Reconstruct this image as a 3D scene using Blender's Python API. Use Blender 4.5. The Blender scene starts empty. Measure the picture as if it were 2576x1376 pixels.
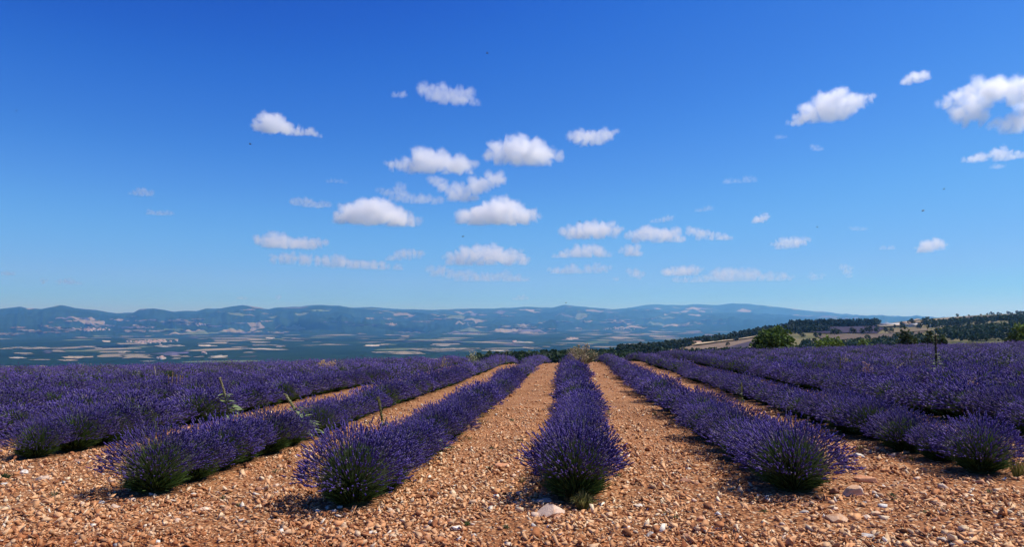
import bpy, math, random
import numpy as np
from mathutils import Vector, Matrix, noise as mnoise

SC = bpy.context.scene
COL = SC.collection
RNG = np.random.default_rng(7)
rnd = random.Random(11)

# ------------------------------------------------------------------ camera
F = 1730.0                      # focal length in pixels of a 2576 px wide picture
CX, CY = 1288.0, 688.0
EYE = np.array([0.0, 0.0, 1.48])
YAW = math.atan(152 / F)        # the rows run along +Y, the camera looks a little to their left
PITCH = math.atan(112 / F)
cam_d = bpy.data.cameras.new('camera')
cam = bpy.data.objects.new('camera', cam_d)
COL.objects.link(cam)
cam.location = EYE
cam.rotation_euler = (math.pi / 2 + PITCH, 0, YAW)
cam_d.sensor_width = 36.0
cam_d.lens = 36.0 * F / 2576.0
cam_d.clip_start = 0.1
cam_d.clip_end = 200000.0
SC.camera = cam

# ------------------------------------------------------------------ sky, sun, exposure
SUN_AZ, SUN_EL = math.radians(76), math.radians(58)      # azimuth from +Y towards +X
world = bpy.data.worlds.new("World")
SC.world = world
world.use_nodes = True
wn = world.node_tree
for n in list(wn.nodes):
    wn.nodes.remove(n)
sky = wn.nodes.new('ShaderNodeTexSky')
sky.sky_type = 'NISHITA'
sky.sun_disc = False
sky.sun_elevation = SUN_EL
sky.sun_rotation = SUN_AZ
sky.altitude = 900
sky.air_density = 1.0
sky.dust_density = 0.1
sky.ozone_density = 2.0
# a deep, polarised-looking blue: one curve per channel over the whole sky
sep = wn.nodes.new('ShaderNodeSeparateColor')
cmb = wn.nodes.new('ShaderNodeCombineColor')
wn.links.new(sky.outputs[0], sep.inputs[0])
CURVES = ([(0, 0), (.08, .002), (.13, .014), (.17, .036), (.20, .054), (.23, .076), (.32, .13), (.46, .19), (.54, .22), (.72, .235), (.90, .315), (1, .36)],
          [(0, 0), (.15, .036), (.21, .092), (.25, .145), (.30, .20), (.366, .275), (.50, .40), (.67, .47), (.77, .51), (.93, .62), (1, .66)],
          [(0, 0), (.25, .28), (.36, .49), (.44, .64), (.50, .71), (.585, .81), (.68, .88), (.80, .93), (1, .98)])
for i, pts in enumerate(CURVES):
    q = wn.nodes.new('ShaderNodeMath'); q.operation = 'MULTIPLY'; q.inputs[1].default_value = 0.105
    fc = wn.nodes.new('ShaderNodeFloatCurve')
    cv = fc.mapping.curves[0]
    while len(cv.points) < len(pts): cv.points.new(0.5, 0.5)
    for p, (x, y) in zip(cv.points, pts): p.location = (x, y)
    fc.mapping.update()
    k = wn.nodes.new('ShaderNodeMath'); k.operation = 'MULTIPLY'; k.inputs[1].default_value = 10.0
    wn.links.new(sep.outputs[i], q.inputs[0]); wn.links.new(q.outputs[0], fc.inputs['Value'])
    wn.links.new(fc.outputs[0], k.inputs[0]); wn.links.new(k.outputs[0], cmb.inputs[i])
bg = wn.nodes.new('ShaderNodeBackground')
bg.inputs['Strength'].default_value = 0.085
wo = wn.nodes.new('ShaderNodeOutputWorld')
wn.links.new(cmb.outputs[0], bg.inputs['Color'])
wn.links.new(bg.outputs[0], wo.inputs['Surface'])

sun_d = bpy.data.lights.new('sun', 'SUN')
sun_d.energy = 5.0
sun_d.angle = math.radians(0.53)
sun_d.color = (1.0, 0.94, 0.85)
sun = bpy.data.objects.new('sun', sun_d)
COL.objects.link(sun)
SUN_DIR = Vector((math.sin(SUN_AZ) * math.cos(SUN_EL), math.cos(SUN_AZ) * math.cos(SUN_EL), math.sin(SUN_EL)))
sun.rotation_euler = SUN_DIR.to_track_quat('Z', 'Y').to_euler()
sun.location = (20, 10, 40)

SC.view_settings.view_transform = 'Standard'
SC.view_settings.look = 'None'
SC.view_settings.gamma = 1.0
SC.view_settings.exposure = 0.22
SC.view_settings.use_curve_mapping = False
cy = SC.cycles
cy.max_bounces = 66
cy.diffuse_bounces = 3
cy.glossy_bounces = 2
cy.transmission_bounces = 3
cy.transparent_max_bounces = 16
cy.volume_bounces = 64
cy.volume_step_rate = 2.0
cy.volume_max_steps = 256
cy.use_denoising = True
cy.sample_clamp_indirect = 4.0

# ------------------------------------------------------------------ helpers
def ray(px, py):
    """Unit direction through a point of the photograph (2576 px wide)."""
    px = np.asarray(px, float); py = np.asarray(py, float)
    sx, sz = (px - CX) / F, -(py - CY) / F
    cp, sp = math.cos(PITCH), math.sin(PITCH)
    fwd = cp - sz * sp
    up = sp + sz * cp
    ca, sa = math.cos(YAW), math.sin(YAW)
    d = np.stack([sx * ca - fwd * sa, sx * sa + fwd * ca, up], -1)
    return d / np.linalg.norm(d, axis=-1, keepdims=True)

def heading(px):
    """Horizontal unit heading of a picture column at the height of the horizon."""
    d = ray(px, np.full_like(np.asarray(px, float), 800.0))
    h = d[..., :2]
    return h / np.linalg.norm(h, axis=-1, keepdims=True)

def column(px):
    """Cosine between a column's heading and the view axis."""
    t = (np.asarray(px, float) - CX) / F
    return 1 / np.sqrt(1 + t * t)

def obj(name, me, mat=None, parent=None, kind=None, label=None, cat=None, group=None, loc=None):
    if mat is not None and len(me.materials) == 0:
        me.materials.append(mat)
    o = bpy.data.objects.new(name, me)
    COL.objects.link(o)
    if parent is not None:
        o.parent = parent
    if loc is not None:
        o.location = loc
    tag(o, label, cat, group, kind)
    return o

def tag(o, label=None, cat=None, group=None, kind=None):
    for k, v in (('label', label), ('category', cat), ('group', group), ('kind', kind)):
        if v:
            o[k] = v
    return o

def empty(name, loc=(0, 0, 0), rz=0.0, label=None, cat=None, group=None):
    o = bpy.data.objects.new(name, None)
    COL.objects.link(o)
    o.empty_display_size = 0.1
    o.location = loc
    o.rotation_euler = (0, 0, rz)
    return tag(o, label, cat, group)

def mesh_np(name, V, T, mat=None, color=None, smooth=False, quads=False):
    """Mesh from numpy verts and equal-sided faces; colour is a per-vertex rgb attribute named tone."""
    V = np.ascontiguousarray(V, np.float32); T = np.ascontiguousarray(T, np.int32)
    me = bpy.data.meshes.new(name)
    me.vertices.add(len(V)); me.vertices.foreach_set('co', V.ravel())
    k = T.shape[1]
    me.loops.add(T.size); me.loops.foreach_set('vertex_index', T.ravel())
    me.polygons.add(len(T))
    me.polygons.foreach_set('loop_start', np.arange(0, T.size, k, dtype=np.int32))
    me.polygons.foreach_set('loop_total', np.full(len(T), k, np.int32))
    if smooth:
        me.polygons.foreach_set('use_smooth', np.ones(len(T), bool))
    if color is not None:
        a = me.attributes.new('tone', 'FLOAT_COLOR', 'POINT')
        c = np.ones((len(V), 4), np.float32); c[:, :3] = color
        a.data.foreach_set('color', c.ravel())
    me.update(calc_edges=True)
    if mat is not None:
        me.materials.append(mat)
    return me

class Acc:
    """Collects triangles."""
    def __init__(self): self.V, self.T, self.C, self.n = [], [], [], 0
    def add(self, V, T, C=None):
        V = np.asarray(V, float).reshape(-1, 3); T = np.asarray(T, int).reshape(-1, 3)
        self.V.append(V); self.T.append(T + self.n); self.n += len(V)
        if C is not None:
            self.C.append(np.broadcast_to(np.asarray(C, float), (len(V), 3)))
    def mesh(self, name, mat=None, smooth=False):
        return mesh_np(name, np.concatenate(self.V), np.concatenate(self.T), mat, np.concatenate(self.C) if self.C else None, smooth)

def grid_tris(nu, nv):
    i = np.arange(nu - 1)[:, None] * nv + np.arange(nv - 1)[None]
    i = i.ravel()
    return np.concatenate([np.stack([i, i + nv, i + nv + 1], 1), np.stack([i, i + nv + 1, i + 1], 1)])

def grid_quads(nu, nv):
    i = (np.arange(nu - 1)[:, None] * nv + np.arange(nv - 1)[None]).ravel()
    return np.stack([i, i + nv, i + nv + 1, i + 1], 1)

def vnoise(P, seed=0.0):
    """Smooth value noise of an (N,2) or (N,3) array, about -1..1."""
    P = np.asarray(P, float)
    if P.shape[-1] == 2:
        P = np.concatenate([P, np.full(P.shape[:-1] + (1,), 0.37)], -1)
    P = P + seed * np.array([17.13, 9.71, 5.37])
    i = np.floor(P).astype(np.int64); f = P - i
    f = f * f * (3 - 2 * f)
    out = 0
    for dx in (0, 1):
        for dy in (0, 1):
            for dz in (0, 1):
                h = (i[..., 0] + dx) * 374761393 + (i[..., 1] + dy) * 668265263 + (i[..., 2] + dz) * 2147483647
                h = (h ^ (h >> 13)) * 1274126177
                h = (h ^ (h >> 16)) & 0xffff
                w = (f[..., 0] if dx else 1 - f[..., 0]) * (f[..., 1] if dy else 1 - f[..., 1]) * (f[..., 2] if dz else 1 - f[..., 2])
                out = out + w * (h / 32767.5 - 1)
    return out

def fbm(P, oct=4, seed=0.0):
    P = np.asarray(P, float); s = 0; a = 1.0; t = 0
    for k in range(oct):
        s = s + a * vnoise(P * 2 ** k, seed + k * 1.7); t += a; a *= 0.5
    return s / t

def tube(A, pts, radii, sides=6, C=None, cap=True):
    """A tapered tube along points."""
    pts = [Vector(p) for p in pts]
    V, T = [], []
    for i, p in enumerate(pts):
        d = (pts[min(i + 1, len(pts) - 1)] - pts[max(i - 1, 0)]).normalized()
        u = d.cross(Vector((0.31, 0.87, 0.39)))
        if u.length < 1e-3: u = d.cross(Vector((1, 0, 0)))
        u.normalize(); w = d.cross(u)
        for k in range(sides):
            a = 2 * math.pi * k / sides
            V.append(p + (u * math.cos(a) + w * math.sin(a)) * radii[i])
    n = len(pts)
    for i in range(n - 1):
        for k in range(sides):
            a, b = i * sides + k, i * sides + (k + 1) % sides
            T += [(a, b, b + sides), (a, b + sides, a + sides)]
    if cap:
        V.append(pts[-1]); c = len(V) - 1
        for k in range(sides):
            T.append(((n - 1) * sides + k, (n - 1) * sides + (k + 1) % sides, c))
    A.add([tuple(v) for v in V], T, C)

# ---- materials
def material(name):
    m = bpy.data.materials.new(name)
    m.use_nodes = True
    nt = m.node_tree
    for n in list(nt.nodes):
        nt.nodes.remove(n)
    out = nt.nodes.new('ShaderNodeOutputMaterial')
    return m, nt, out

def node(nt, typ, ins=None, **props):
    n = nt.nodes.new(typ)
    for k, v in props.items():
        setattr(n, k, v)
    for k, v in (ins or {}).items():
        if isinstance(v, bpy.types.NodeSocket):
            nt.links.new(v, n.inputs[k])
        else:
            n.inputs[k].default_value = v
    return n

def ramp(nt, fac, stops, interp='LINEAR'):
    n = nt.nodes.new('ShaderNodeValToRGB')
    n.color_ramp.interpolation = interp
    e = n.color_ramp.elements
    while len(e) < len(stops): e.new(0.5)
    for el, (p, c) in zip(e, stops):
        el.position = p
        el.color = (*c, 1) if len(c) == 3 else c
    nt.links.new(fac, n.inputs[0])
    return n.outputs[0]

def mixc(nt, fac, a, b, blend='MIX'):
    n = nt.nodes.new('ShaderNodeMix')
    n.data_type = 'RGBA'; n.blend_type = blend
    for k, v in ((0, fac), (6, a), (7, b)):
        if isinstance(v, bpy.types.NodeSocket): nt.links.new(v, n.inputs[k])
        elif k == 0: n.inputs[0].default_value = v
        else: n.inputs[k].default_value = (*v, 1)
    return n.outputs[2]

def math_n(nt, op, a, b=None, clamp=False):
    n = nt.nodes.new('ShaderNodeMath'); n.operation = op; n.use_clamp = clamp
    for k, v in ((0, a), (1, b)):
        if v is None: continue
        if isinstance(v, bpy.types.NodeSocket): nt.links.new(v, n.inputs[k])
        else: n.inputs[k].default_value = v
    return n.outputs[0]

def noise_n(nt, vec, scale, detail=4, rough=0.55):
    n = node(nt, 'ShaderNodeTexNoise', {'Scale': scale, 'Detail': detail, 'Roughness': rough})
    if vec is not None: nt.links.new(vec, n.inputs['Vector'])
    return n.outputs['Fac']

def tone_material(name, rough=0.9, var=0.25, var_scale=30.0, translucent=0.0, bump=0.0, bump_scale=80.0, obj_random=0.0, tint=(1, 1, 1)):
    """Colour from the mesh's own tone attribute, with grain and, if asked, a share of light let through."""
    m, nt, out = material(name)
    at = node(nt, 'ShaderNodeAttribute', attribute_name='tone')
    geo = node(nt, 'ShaderNodeTexCoord')
    nz = noise_n(nt, geo.outputs['Object'], var_scale, 3)
    col = mixc(nt, 1.0, at.outputs['Color'], ramp(nt, nz, [(0.2, (1 - var,) * 3), (0.8, (1 + var,) * 3)]), 'MULTIPLY')
    if obj_random:
        oi = node(nt, 'ShaderNodeObjectInfo')
        col = mixc(nt, 1.0, col, ramp(nt, oi.outputs['Random'], [(0, (1 - obj_random,) * 3), (1, (1 + obj_random,) * 3)]), 'MULTIPLY')
    b = node(nt, 'ShaderNodeBsdfPrincipled', {'Base Color': col, 'Roughness': rough})
    b.inputs['Specular IOR Level'].default_value = 0.25
    if bump:
        bn = node(nt, 'ShaderNodeBump', {'Height': noise_n(nt, geo.outputs['Object'], bump_scale, 6, 0.65), 'Strength': bump, 'Distance': 0.02})
        nt.links.new(bn.outputs[0], b.inputs['Normal'])
    sh = b.outputs[0]
    if translucent:
        tr = node(nt, 'ShaderNodeBsdfTranslucent', {'Color': col})
        mx = node(nt, 'ShaderNodeMixShader', {0: translucent})
        nt.links.new(sh, mx.inputs[1]); nt.links.new(tr.outputs[0], mx.inputs[2])
        sh = mx.outputs[0]
    nt.links.new(sh, out.inputs['Surface'])
    return m

# ------------------------------------------------------------------ the lie of the land
VALLEY = -220.0
def crest_y(x):
    return 42 + 0.42 * np.maximum(x, 0) - 0.28 * np.maximum(-x, 0)

def field_z(x, y):
    """Gravelly field on a hilltop: a plane tilted down ahead and up to the right, falling away past its crest."""
    x = np.asarray(x, float); y = np.asarray(y, float)
    t = np.maximum(y - crest_y(x), 0)
    z = -0.03 * y + 0.022 * x - 0.02 * t - 0.0028 * t * t
    z = z + 0.012 * vnoise(np.stack([x * 0.9, y * 0.9], -1), 3) + 0.03 * vnoise(np.stack([x * 0.2, y * 0.2], -1), 4)
    return np.maximum(z, -60.0)

def field_hit(px, py):
    """Where a picture point meets the field."""
    d = ray(px, py)
    t = 5.0
    for k in range(60):
        p = EYE + d * t
        dz = p[2] - field_z(p[0], p[1])
        t += dz / max(0.02, -d[2] + 0.03 * d[1]) * 0.8
    return EYE + d * t

# hillside to the right: skyline row and distance per picture column
HX   = np.array([1050, 1150, 1250, 1350, 1430, 1520, 1620, 1700, 1780, 1850, 1920, 1990, 2080, 2210, 2290, 2350, 2430, 2500, 2576, 2900, 3300.])
HSKY = np.array([ 940,  922,  910,  899,  894,  889,  880,  869,  857,  845,  832,  824,  820,  817,  806,  801,  795,  791,  788,  778, 775.])
HR   = np.array([ 260,  300,  350,  430,  500,  560,  660,  760,  870,  980, 1080, 1180, 1300, 1450, 1750, 1950, 2150, 2250, 2350, 2500, 2500.])
HR0  = np.array([ 150,  170,  190,  210,  230,  260,  320,  380,  420,  440,  450,  450,  450,  450,  450,  450,  450,  450,  450,  450, 450.])
HY0  = np.array([ 960,  950,  940,  932,  926,  922,  915,  908,  904,  902,  900,  898,  896,  893,  890,  888,  884,  880,  876,  870, 868.])
def hill_zr(px, s):
    """Point of the hillside at picture column px, s from 0 (near foot) to 1 (skyline), above 1 falling off behind."""
    px = np.asarray(px, float); s = np.asarray(s, float)
    ys, rs = np.interp(px, HX, HSKY), np.interp(px, HX, HR)
    y0, r0 = np.interp(px, HX, HY0), np.interp(px, HX, HR0)
    sc = np.clip(s, 0, 1)
    r = 1 / (1 / r0 + (1 / rs - 1 / r0) * sc)                     # straight slope seen in perspective
    yy = y0 + (ys - y0) * sc
    z = EYE[2] - (yy - 800) / F * r * column(px)
    under = np.clip(-s, 0, 1)                                     # dips to meet the back of the field's knoll
    r = r + (105 - r) * under
    z = z + (-34.0 - z) * under
    over = np.maximum(s - 1, 0)
    r2 = r + over * 2500
    z = z - over * 2500 * 0.06 - (over * 2500) ** 2 * 0.00028
    h = heading(px)
    x, y = h[..., 0] * r2, h[..., 1] * r2
    b = np.clip((r2 - 150) / 500, 0, 1)
    z = z + b * (3.0 * vnoise(np.stack([x / 130, y / 130], -1), 8) + 1.0 * vnoise(np.stack([x / 40, y / 40], -1), 9)) * np.clip(2 - 2 * s, 0.0, 1) * np.clip(s * 4, 0, 1)
    return np.stack([x, y, z], -1)

def hill_at(px, py):
    """Hillside point seen at a picture point."""
    px = np.asarray(px, float); py = np.asarray(py, float)
    ys = np.interp(px, HX, HSKY)
    return hill_zr(px, np.clip((py - np.interp(px, HX, HY0)) / (ys - np.interp(px, HX, HY0)), 0, 0.995))

# ridges: picture columns, skyline rows, distance of crest and of foot
RIDGES = {
 'left': (np.array([-500,-350,-200,-90,0,47,100,150,187,241,288,335,351,385,432,468,495,515,552,609,652,676,703,736,783,826,862,890,1010,1200,1400]),
          np.array([ 790, 775, 782,772,778,772,778,767,775,780,788,787,778,777,784,782,782,776,776,768,773,778,773,773,768,768,771,775, 783, 796, 815]), 16500., 9500.),
 'middle': (np.array([ 300, 500, 700, 852, 892, 932, 992,1086,1160,1247,1320,1387,1420,1447,1541,1588,1650,1714,1814,1865,1915,1988,2048,2162,2300,2500,2800]),
            np.array([ 812, 800, 790, 774, 774, 772, 777, 780, 777, 776, 772, 774, 767, 771, 778, 775, 779, 786, 787, 785, 788, 794, 794, 796, 799, 803, 806]), 21000., 11500.),
 'far': (np.array([1350,1480,1588,1622,1648,1714,1754,1801,1841,1881,1921,2002,2065,2142,2199,2249,2310,2420,2700]),
         np.array([ 800, 785, 774, 768, 766, 768, 766, 768, 763, 765, 768, 778, 784, 793, 795, 797, 800, 806, 815]), 25500., 19500.),
}
def ridge_points(which, px, s):
    X, Y, rr, rf = RIDGES[which]
    px = np.asarray(px, float)
    ys = np.interp(px, X, Y)
    ys = ys + 1.0 * vnoise(np.stack([px / 23, px * 0], -1), 31) + 0.5 * vnoise(np.stack([px / 9, px * 0], -1), 32)
    wob = 1 + 0.05 * vnoise(np.stack([px / 90, px * 0], -1), 12)
    ztop = EYE[2] - (ys - 800) / F * rr * wob * column(px)
    r = np.where(s <= 1, rf + (rr * wob - rf) * s, rr * wob + (s - 1) * 4000)
    e = 1.7 if which != 'far' else 1.3
    z0 = VALLEY - 12
    z = np.where(s <= 1, z0 + (ztop - z0) * np.clip(s, 0, 1) ** e, ztop - (s - 1) * 900)
    h = heading(px)
    x, y = h[..., 0] * r, h[..., 1] * r
    w = np.clip(s * 3, 0, 1) * np.clip((1 - s) * 3.5, 0, 1)
    sp = fbm(np.stack([x / 1500, y / 1500], -1), 5, 21)
    rid = 1 - np.abs(sp) * 2.4
    gul = vnoise(np.stack([px / 17 + 1.2 * vnoise(np.stack([x / 2500, y / 2500], -1), 44), s * 2.0], -1), 41) + .5 * vnoise(np.stack([px / 8, s * 3.0], -1), 42)
    z = z + w * 75 * gul * np.clip(1.15 - s, 0.15, 1)
    z = z + w * (rid * 135 + 60 * fbm(np.stack([x / 420, y / 420], -1), 3, 25))
    return np.stack([x, y, z], -1)

# ---- ground materials
def stony_soil():
    m, nt, out = material('stony_red_soil')
    tc = node(nt, 'ShaderNodeTexCoord').outputs['Object']
    big = noise_n(nt, tc, 1.1, 6, .65)
    fine = noise_n(nt, tc, 9, 6, 0.7)
    vor = node(nt, 'ShaderNodeTexVoronoi', {'Scale': 26.0, 'Randomness': 1.0}); nt.links.new(tc, vor.inputs['Vector'])
    c = ramp(nt, fine, [(0.25, (0.155, 0.056, 0.021)), (0.55, (0.30, 0.130, 0.055)), (0.8, (0.48, 0.26, 0.13))])
    pebble = ramp(nt, node(nt, 'ShaderNodeSeparateColor', {0: vor.outputs['Color']}).outputs[0],
                  [(0.0, (0.28, 0.115, 0.045)), (0.5, (0.46, 0.23, 0.105)), (0.85, (0.58, 0.36, 0.19)), (1.0, (0.66, 0.52, 0.36))])
    c = mixc(nt, ramp(nt, vor.outputs['Distance'], [(0.35, (1, 1, 1)), (0.6, (0, 0, 0))]), c, pebble)
    c = mixc(nt, 1.0, c, ramp(nt, big, [(0.3, (0.70, 0.66, 0.62)), (0.7, (1.18, 1.14, 1.08))]), 'MULTIPLY')
    # a redder, trodden strip of earth along the headland in front of the rows
    sp = node(nt, 'ShaderNodeSeparateXYZ'); nt.links.new(tc, sp.inputs[0])
    edge = math_n(nt, 'ADD', sp.outputs[1], math_n(nt, 'MULTIPLY', big, 1.2))
    c = mixc(nt, 1.0, c, ramp(nt, math_n(nt, 'DIVIDE', edge, 10.0), [(.56, (0.86, 0.72, 0.62)), (.60, (1, 1, 1))]), 'MULTIPLY')
    b = node(nt, 'ShaderNodeBsdfPrincipled', {'Base Color': c, 'Roughness': 0.95})
    b.inputs['Specular IOR Level'].default_value = 0.15
    h = math_n(nt, 'ADD', math_n(nt, 'MULTIPLY', vor.outputs['Distance'], -1.2), math_n(nt, 'MULTIPLY', fine, 0.6))
    bn = node(nt, 'ShaderNodeBump', {'Height': h, 'Strength': 0.9, 'Distance': 0.03})
    nt.links.new(bn.outputs[0], b.inputs['Normal'])
    nt.links.new(b.outputs[0], out.inputs['Surface'])
    return m

def wooded_land(name, cell=1 / 260.0, field_share=0.19, dark=(0.005, 0.016, 0.010), light=(0.018, 0.038, 0.018), bump_dist=9.0):
    """Forest canopy with small plots let into it."""
    m, nt, out = material(name)
    tc = node(nt, 'ShaderNodeTexCoord').outputs['Object']
    warp = node(nt, 'ShaderNodeTexNoise', {'Scale': 1 / 500.0, 'Detail': 3}); nt.links.new(tc, warp.inputs['Vector'])
    wv = node(nt, 'ShaderNodeVectorMath', operation='MULTIPLY_ADD')
    nt.links.new(warp.outputs['Color'], wv.inputs[0]); wv.inputs[1].default_value = (350, 350, 0); nt.links.new(tc, wv.inputs[2])
    vor = node(nt, 'ShaderNodeTexVoronoi', {'Scale': cell}); nt.links.new(wv.outputs[0], vor.inputs['Vector'])
    sep = node(nt, 'ShaderNodeSeparateColor', {0: vor.outputs['Color']})
    clump = noise_n(nt, tc, 1 / 2600.0, 3)
    pick = math_n(nt, 'SUBTRACT', math_n(nt, 'ADD', sep.outputs[0], math_n(nt, 'MULTIPLY', clump, 1.4)), 1.7 - field_share)
    isf = math_n(nt, 'GREATER_THAN', pick, 0.0)
    canopy = noise_n(nt, tc, 1 / 28.0, 5, 0.7)
    stand = noise_n(nt, tc, 1 / 900.0, 6, 0.68)
    forest = mixc(nt, ramp(nt, stand, [(0.35, (0, 0, 0)), (0.65, (1, 1, 1))]), dark, light)
    forest = mixc(nt, 1.0, forest, ramp(nt, canopy, [(0.3, (0.55,) * 3), (0.7, (1.5,) * 3)]), 'MULTIPLY')
    plot = ramp(nt, sep.outputs[1], [(0.0, (0.10, 0.12, 0.06)), (0.3, (0.19, 0.155, 0.105)), (0.6, (0.11, 0.09, 0.11)), (0.75, (0.23, 0.19, 0.13)), (1, (0.07, 0.10, 0.05))], 'CONSTANT')
    c = mixc(nt, isf, forest, plot)
    b = node(nt, 'ShaderNodeBsdfPrincipled', {'Base Color': c, 'Roughness': 1.0})
    b.inputs['Specular IOR Level'].default_value = 0.0
    hmix = math_n(nt, 'MULTIPLY', canopy, math_n(nt, 'SUBTRACT', 1.0, isf))
    bn = node(nt, 'ShaderNodeBump', {'Height': hmix, 'Strength': 0.8, 'Distance': bump_dist})
    nt.links.new(bn.outputs[0], b.inputs['Normal'])
    nt.links.new(b.outputs[0], out.inputs['Surface'])
    return m

def crop_land(name, base, var=0.2, scale=1 / 60.0, copses=0.0):
    m, nt, out = material(name)
    tc = node(nt, 'ShaderNodeTexCoord').outputs['Object']
    n1 = noise_n(nt, tc, scale, 5, 0.6)
    oi = node(nt, 'ShaderNodeObjectInfo').outputs['Random']
    c = mixc(nt, 1.0, base, ramp(nt, n1, [(0.3, (1 - var,) * 3), (0.7, (1 + var,) * 3)]), 'MULTIPLY')
    if copses:                                                    # clumps of trees and hedges standing in the plot
        st = node(nt, 'ShaderNodeMapping'); st.inputs['Scale'].default_value = (1, 1, 0); nt.links.new(tc, st.inputs['Vector'])
        cl = noise_n(nt, st.outputs[0], 1 / 150.0, 5, 0.72)
        mask = ramp(nt, cl, [(copses - .012, (0, 0, 0)), (copses + .012, (1, 1, 1))])
    c = mixc(nt, 1.0, c, ramp(nt, oi, [(0, (0.55, 0.60, 0.64)), (.5, (.90, .91, .90)), (1, (1.2, 1.15, 1.05))]), 'MULTIPLY')
    if copses: c = mixc(nt, mask, c, (0.013, 0.028, 0.014))
    b = node(nt, 'ShaderNodeBsdfPrincipled', {'Base Color': c, 'Roughness': 1.0})
    b.inputs['Specular IOR Level'].default_value = 0.0
    nt.links.new(b.outputs[0], out.inputs['Surface'])
    return m

M_SOIL = stony_soil()
M_LAND = wooded_land('valley_forest_and_plots')
M_MOUNT = wooded_land('mountain_forest', 1 / 420.0, 0.08)
M_STRAW = crop_land('straw_field', (0.255, 0.215, 0.155), copses=.515)
M_PALE = crop_land('pale_stubble', (0.36, 0.32, 0.25), copses=.55)
M_PLOUGH = crop_land('brown_plough', (0.20, 0.145, 0.115), copses=.515)
M_MAUVE = crop_land('far_lavender', (0.115, 0.095, 0.17), copses=.515)
M_GREENF = crop_land('green_meadow', (0.09, 0.13, 0.06))

def ground_sheet():
    # near field: fine close to the camera, coarser away from it
    ax = np.concatenate([np.linspace(-75, -12, 60)[:-1], np.linspace(-12, 12, 200), np.linspace(12, 130, 90)[1:]])
    ay = np.concatenate([np.linspace(-25, 3, 20)[:-1], np.linspace(3, 14, 150), np.linspace(14, 60, 120)[1:], np.linspace(60, 170, 60)[1:]])
    X, Y = np.meshgrid(ax, ay, indexing='ij')
    Z = field_z(X, Y)
    near = np.clip((22 - Y) / 10, 0, 1)
    Z += near * (0.018 * fbm(np.stack([X * 3.1, Y * 3.1], -1), 3, 6))
    V = np.stack([X, Y, Z], -1).reshape(-1, 3)
    obj('ground', mesh_np('ground', V, grid_quads(len(ax), len(ay)), M_SOIL, smooth=True), kind='structure')
ground_sheet()

def valley_sheet():
    a = np.radians(np.concatenate([np.linspace(-180, -62, 24)[:-1], np.linspace(-62, 62, 160), np.linspace(62, 180, 24)[1:]]))
    r = np.concatenate([[60, 200, 500, 1000, 1600], np.geomspace(2200, 34000, 150)])
    A, R = np.meshgrid(a - YAW, r, indexing='ij')
    X, Y = np.sin(A) * R, np.cos(A) * R
    Z = VALLEY + 14 * fbm(np.stack([X / 1800, Y / 1800], -1), 4, 2) * np.clip(R / 3000, 0, 1)
    V = np.stack([X, Y, Z], -1).reshape(-1, 3)
    obj('valley', mesh_np('valley', V, grid_quads(len(a), len(r)), M_LAND, smooth=True), kind='structure')
valley_sheet()

def mountain_sheet(which, name, n):
    X = RIDGES[which][0]
    px = np.linspace(X[0], X[-1], n)
    s = np.concatenate([np.linspace(0, 1, 46), [1.08, 1.25, 1.6]])
    P, S = np.meshgrid(px, s, indexing='ij')
    V = ridge_points(which, P, S).reshape(-1, 3)
    obj(name, mesh_np(name, V, grid_quads(len(px), len(s)), M_MOUNT, smooth=True), kind='structure')
mountain_sheet('left', 'mountain_range', 420)
mountain_sheet('middle', 'mountain_range', 420)
mountain_sheet('far', 'mountain_range', 200)

M_HILL = None
def hillside_sheet():
    m, nt, out = material('dry_hillside_grass')
    tc = node(nt, 'ShaderNodeTexCoord').outputs['Object']
    a = noise_n(nt, tc, 1 / 90.0, 5, 0.6); g = noise_n(nt, tc, 1 / 6.0, 4, 0.7)
    c = ramp(nt, a, [(0.3, (0.07, 0.085, 0.04)), (0.5, (0.15, 0.135, 0.075)), (0.7, (0.25, 0.20, 0.12))])
    c = mixc(nt, 1.0, c, ramp(nt, g, [(0.3, (0.75,) * 3), (0.7, (1.25,) * 3)]), 'MULTIPLY')
    b = node(nt, 'ShaderNodeBsdfPrincipled', {'Base Color': c, 'Roughness': 1.0}); b.inputs['Specular IOR Level'].default_value = 0
    nt.links.new(b.outputs[0], out.inputs['Surface'])
    px = np.linspace(1050, 3300, 240)
    s = np.concatenate([np.linspace(-1, 0, 8)[:-1], np.linspace(0, 1, 70), np.linspace(1.02, 1.6, 14)])
    P, S = np.meshgrid(px, s, indexing='ij')
    V = hill_zr(P, S).reshape(-1, 3)
    V[:, 2] = np.maximum(V[:, 2], VALLEY - 5)
    obj('hillside', mesh_np('hillside', V, grid_quads(len(px), len(s)), m, smooth=True), kind='structure')
hillside_sheet()

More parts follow.
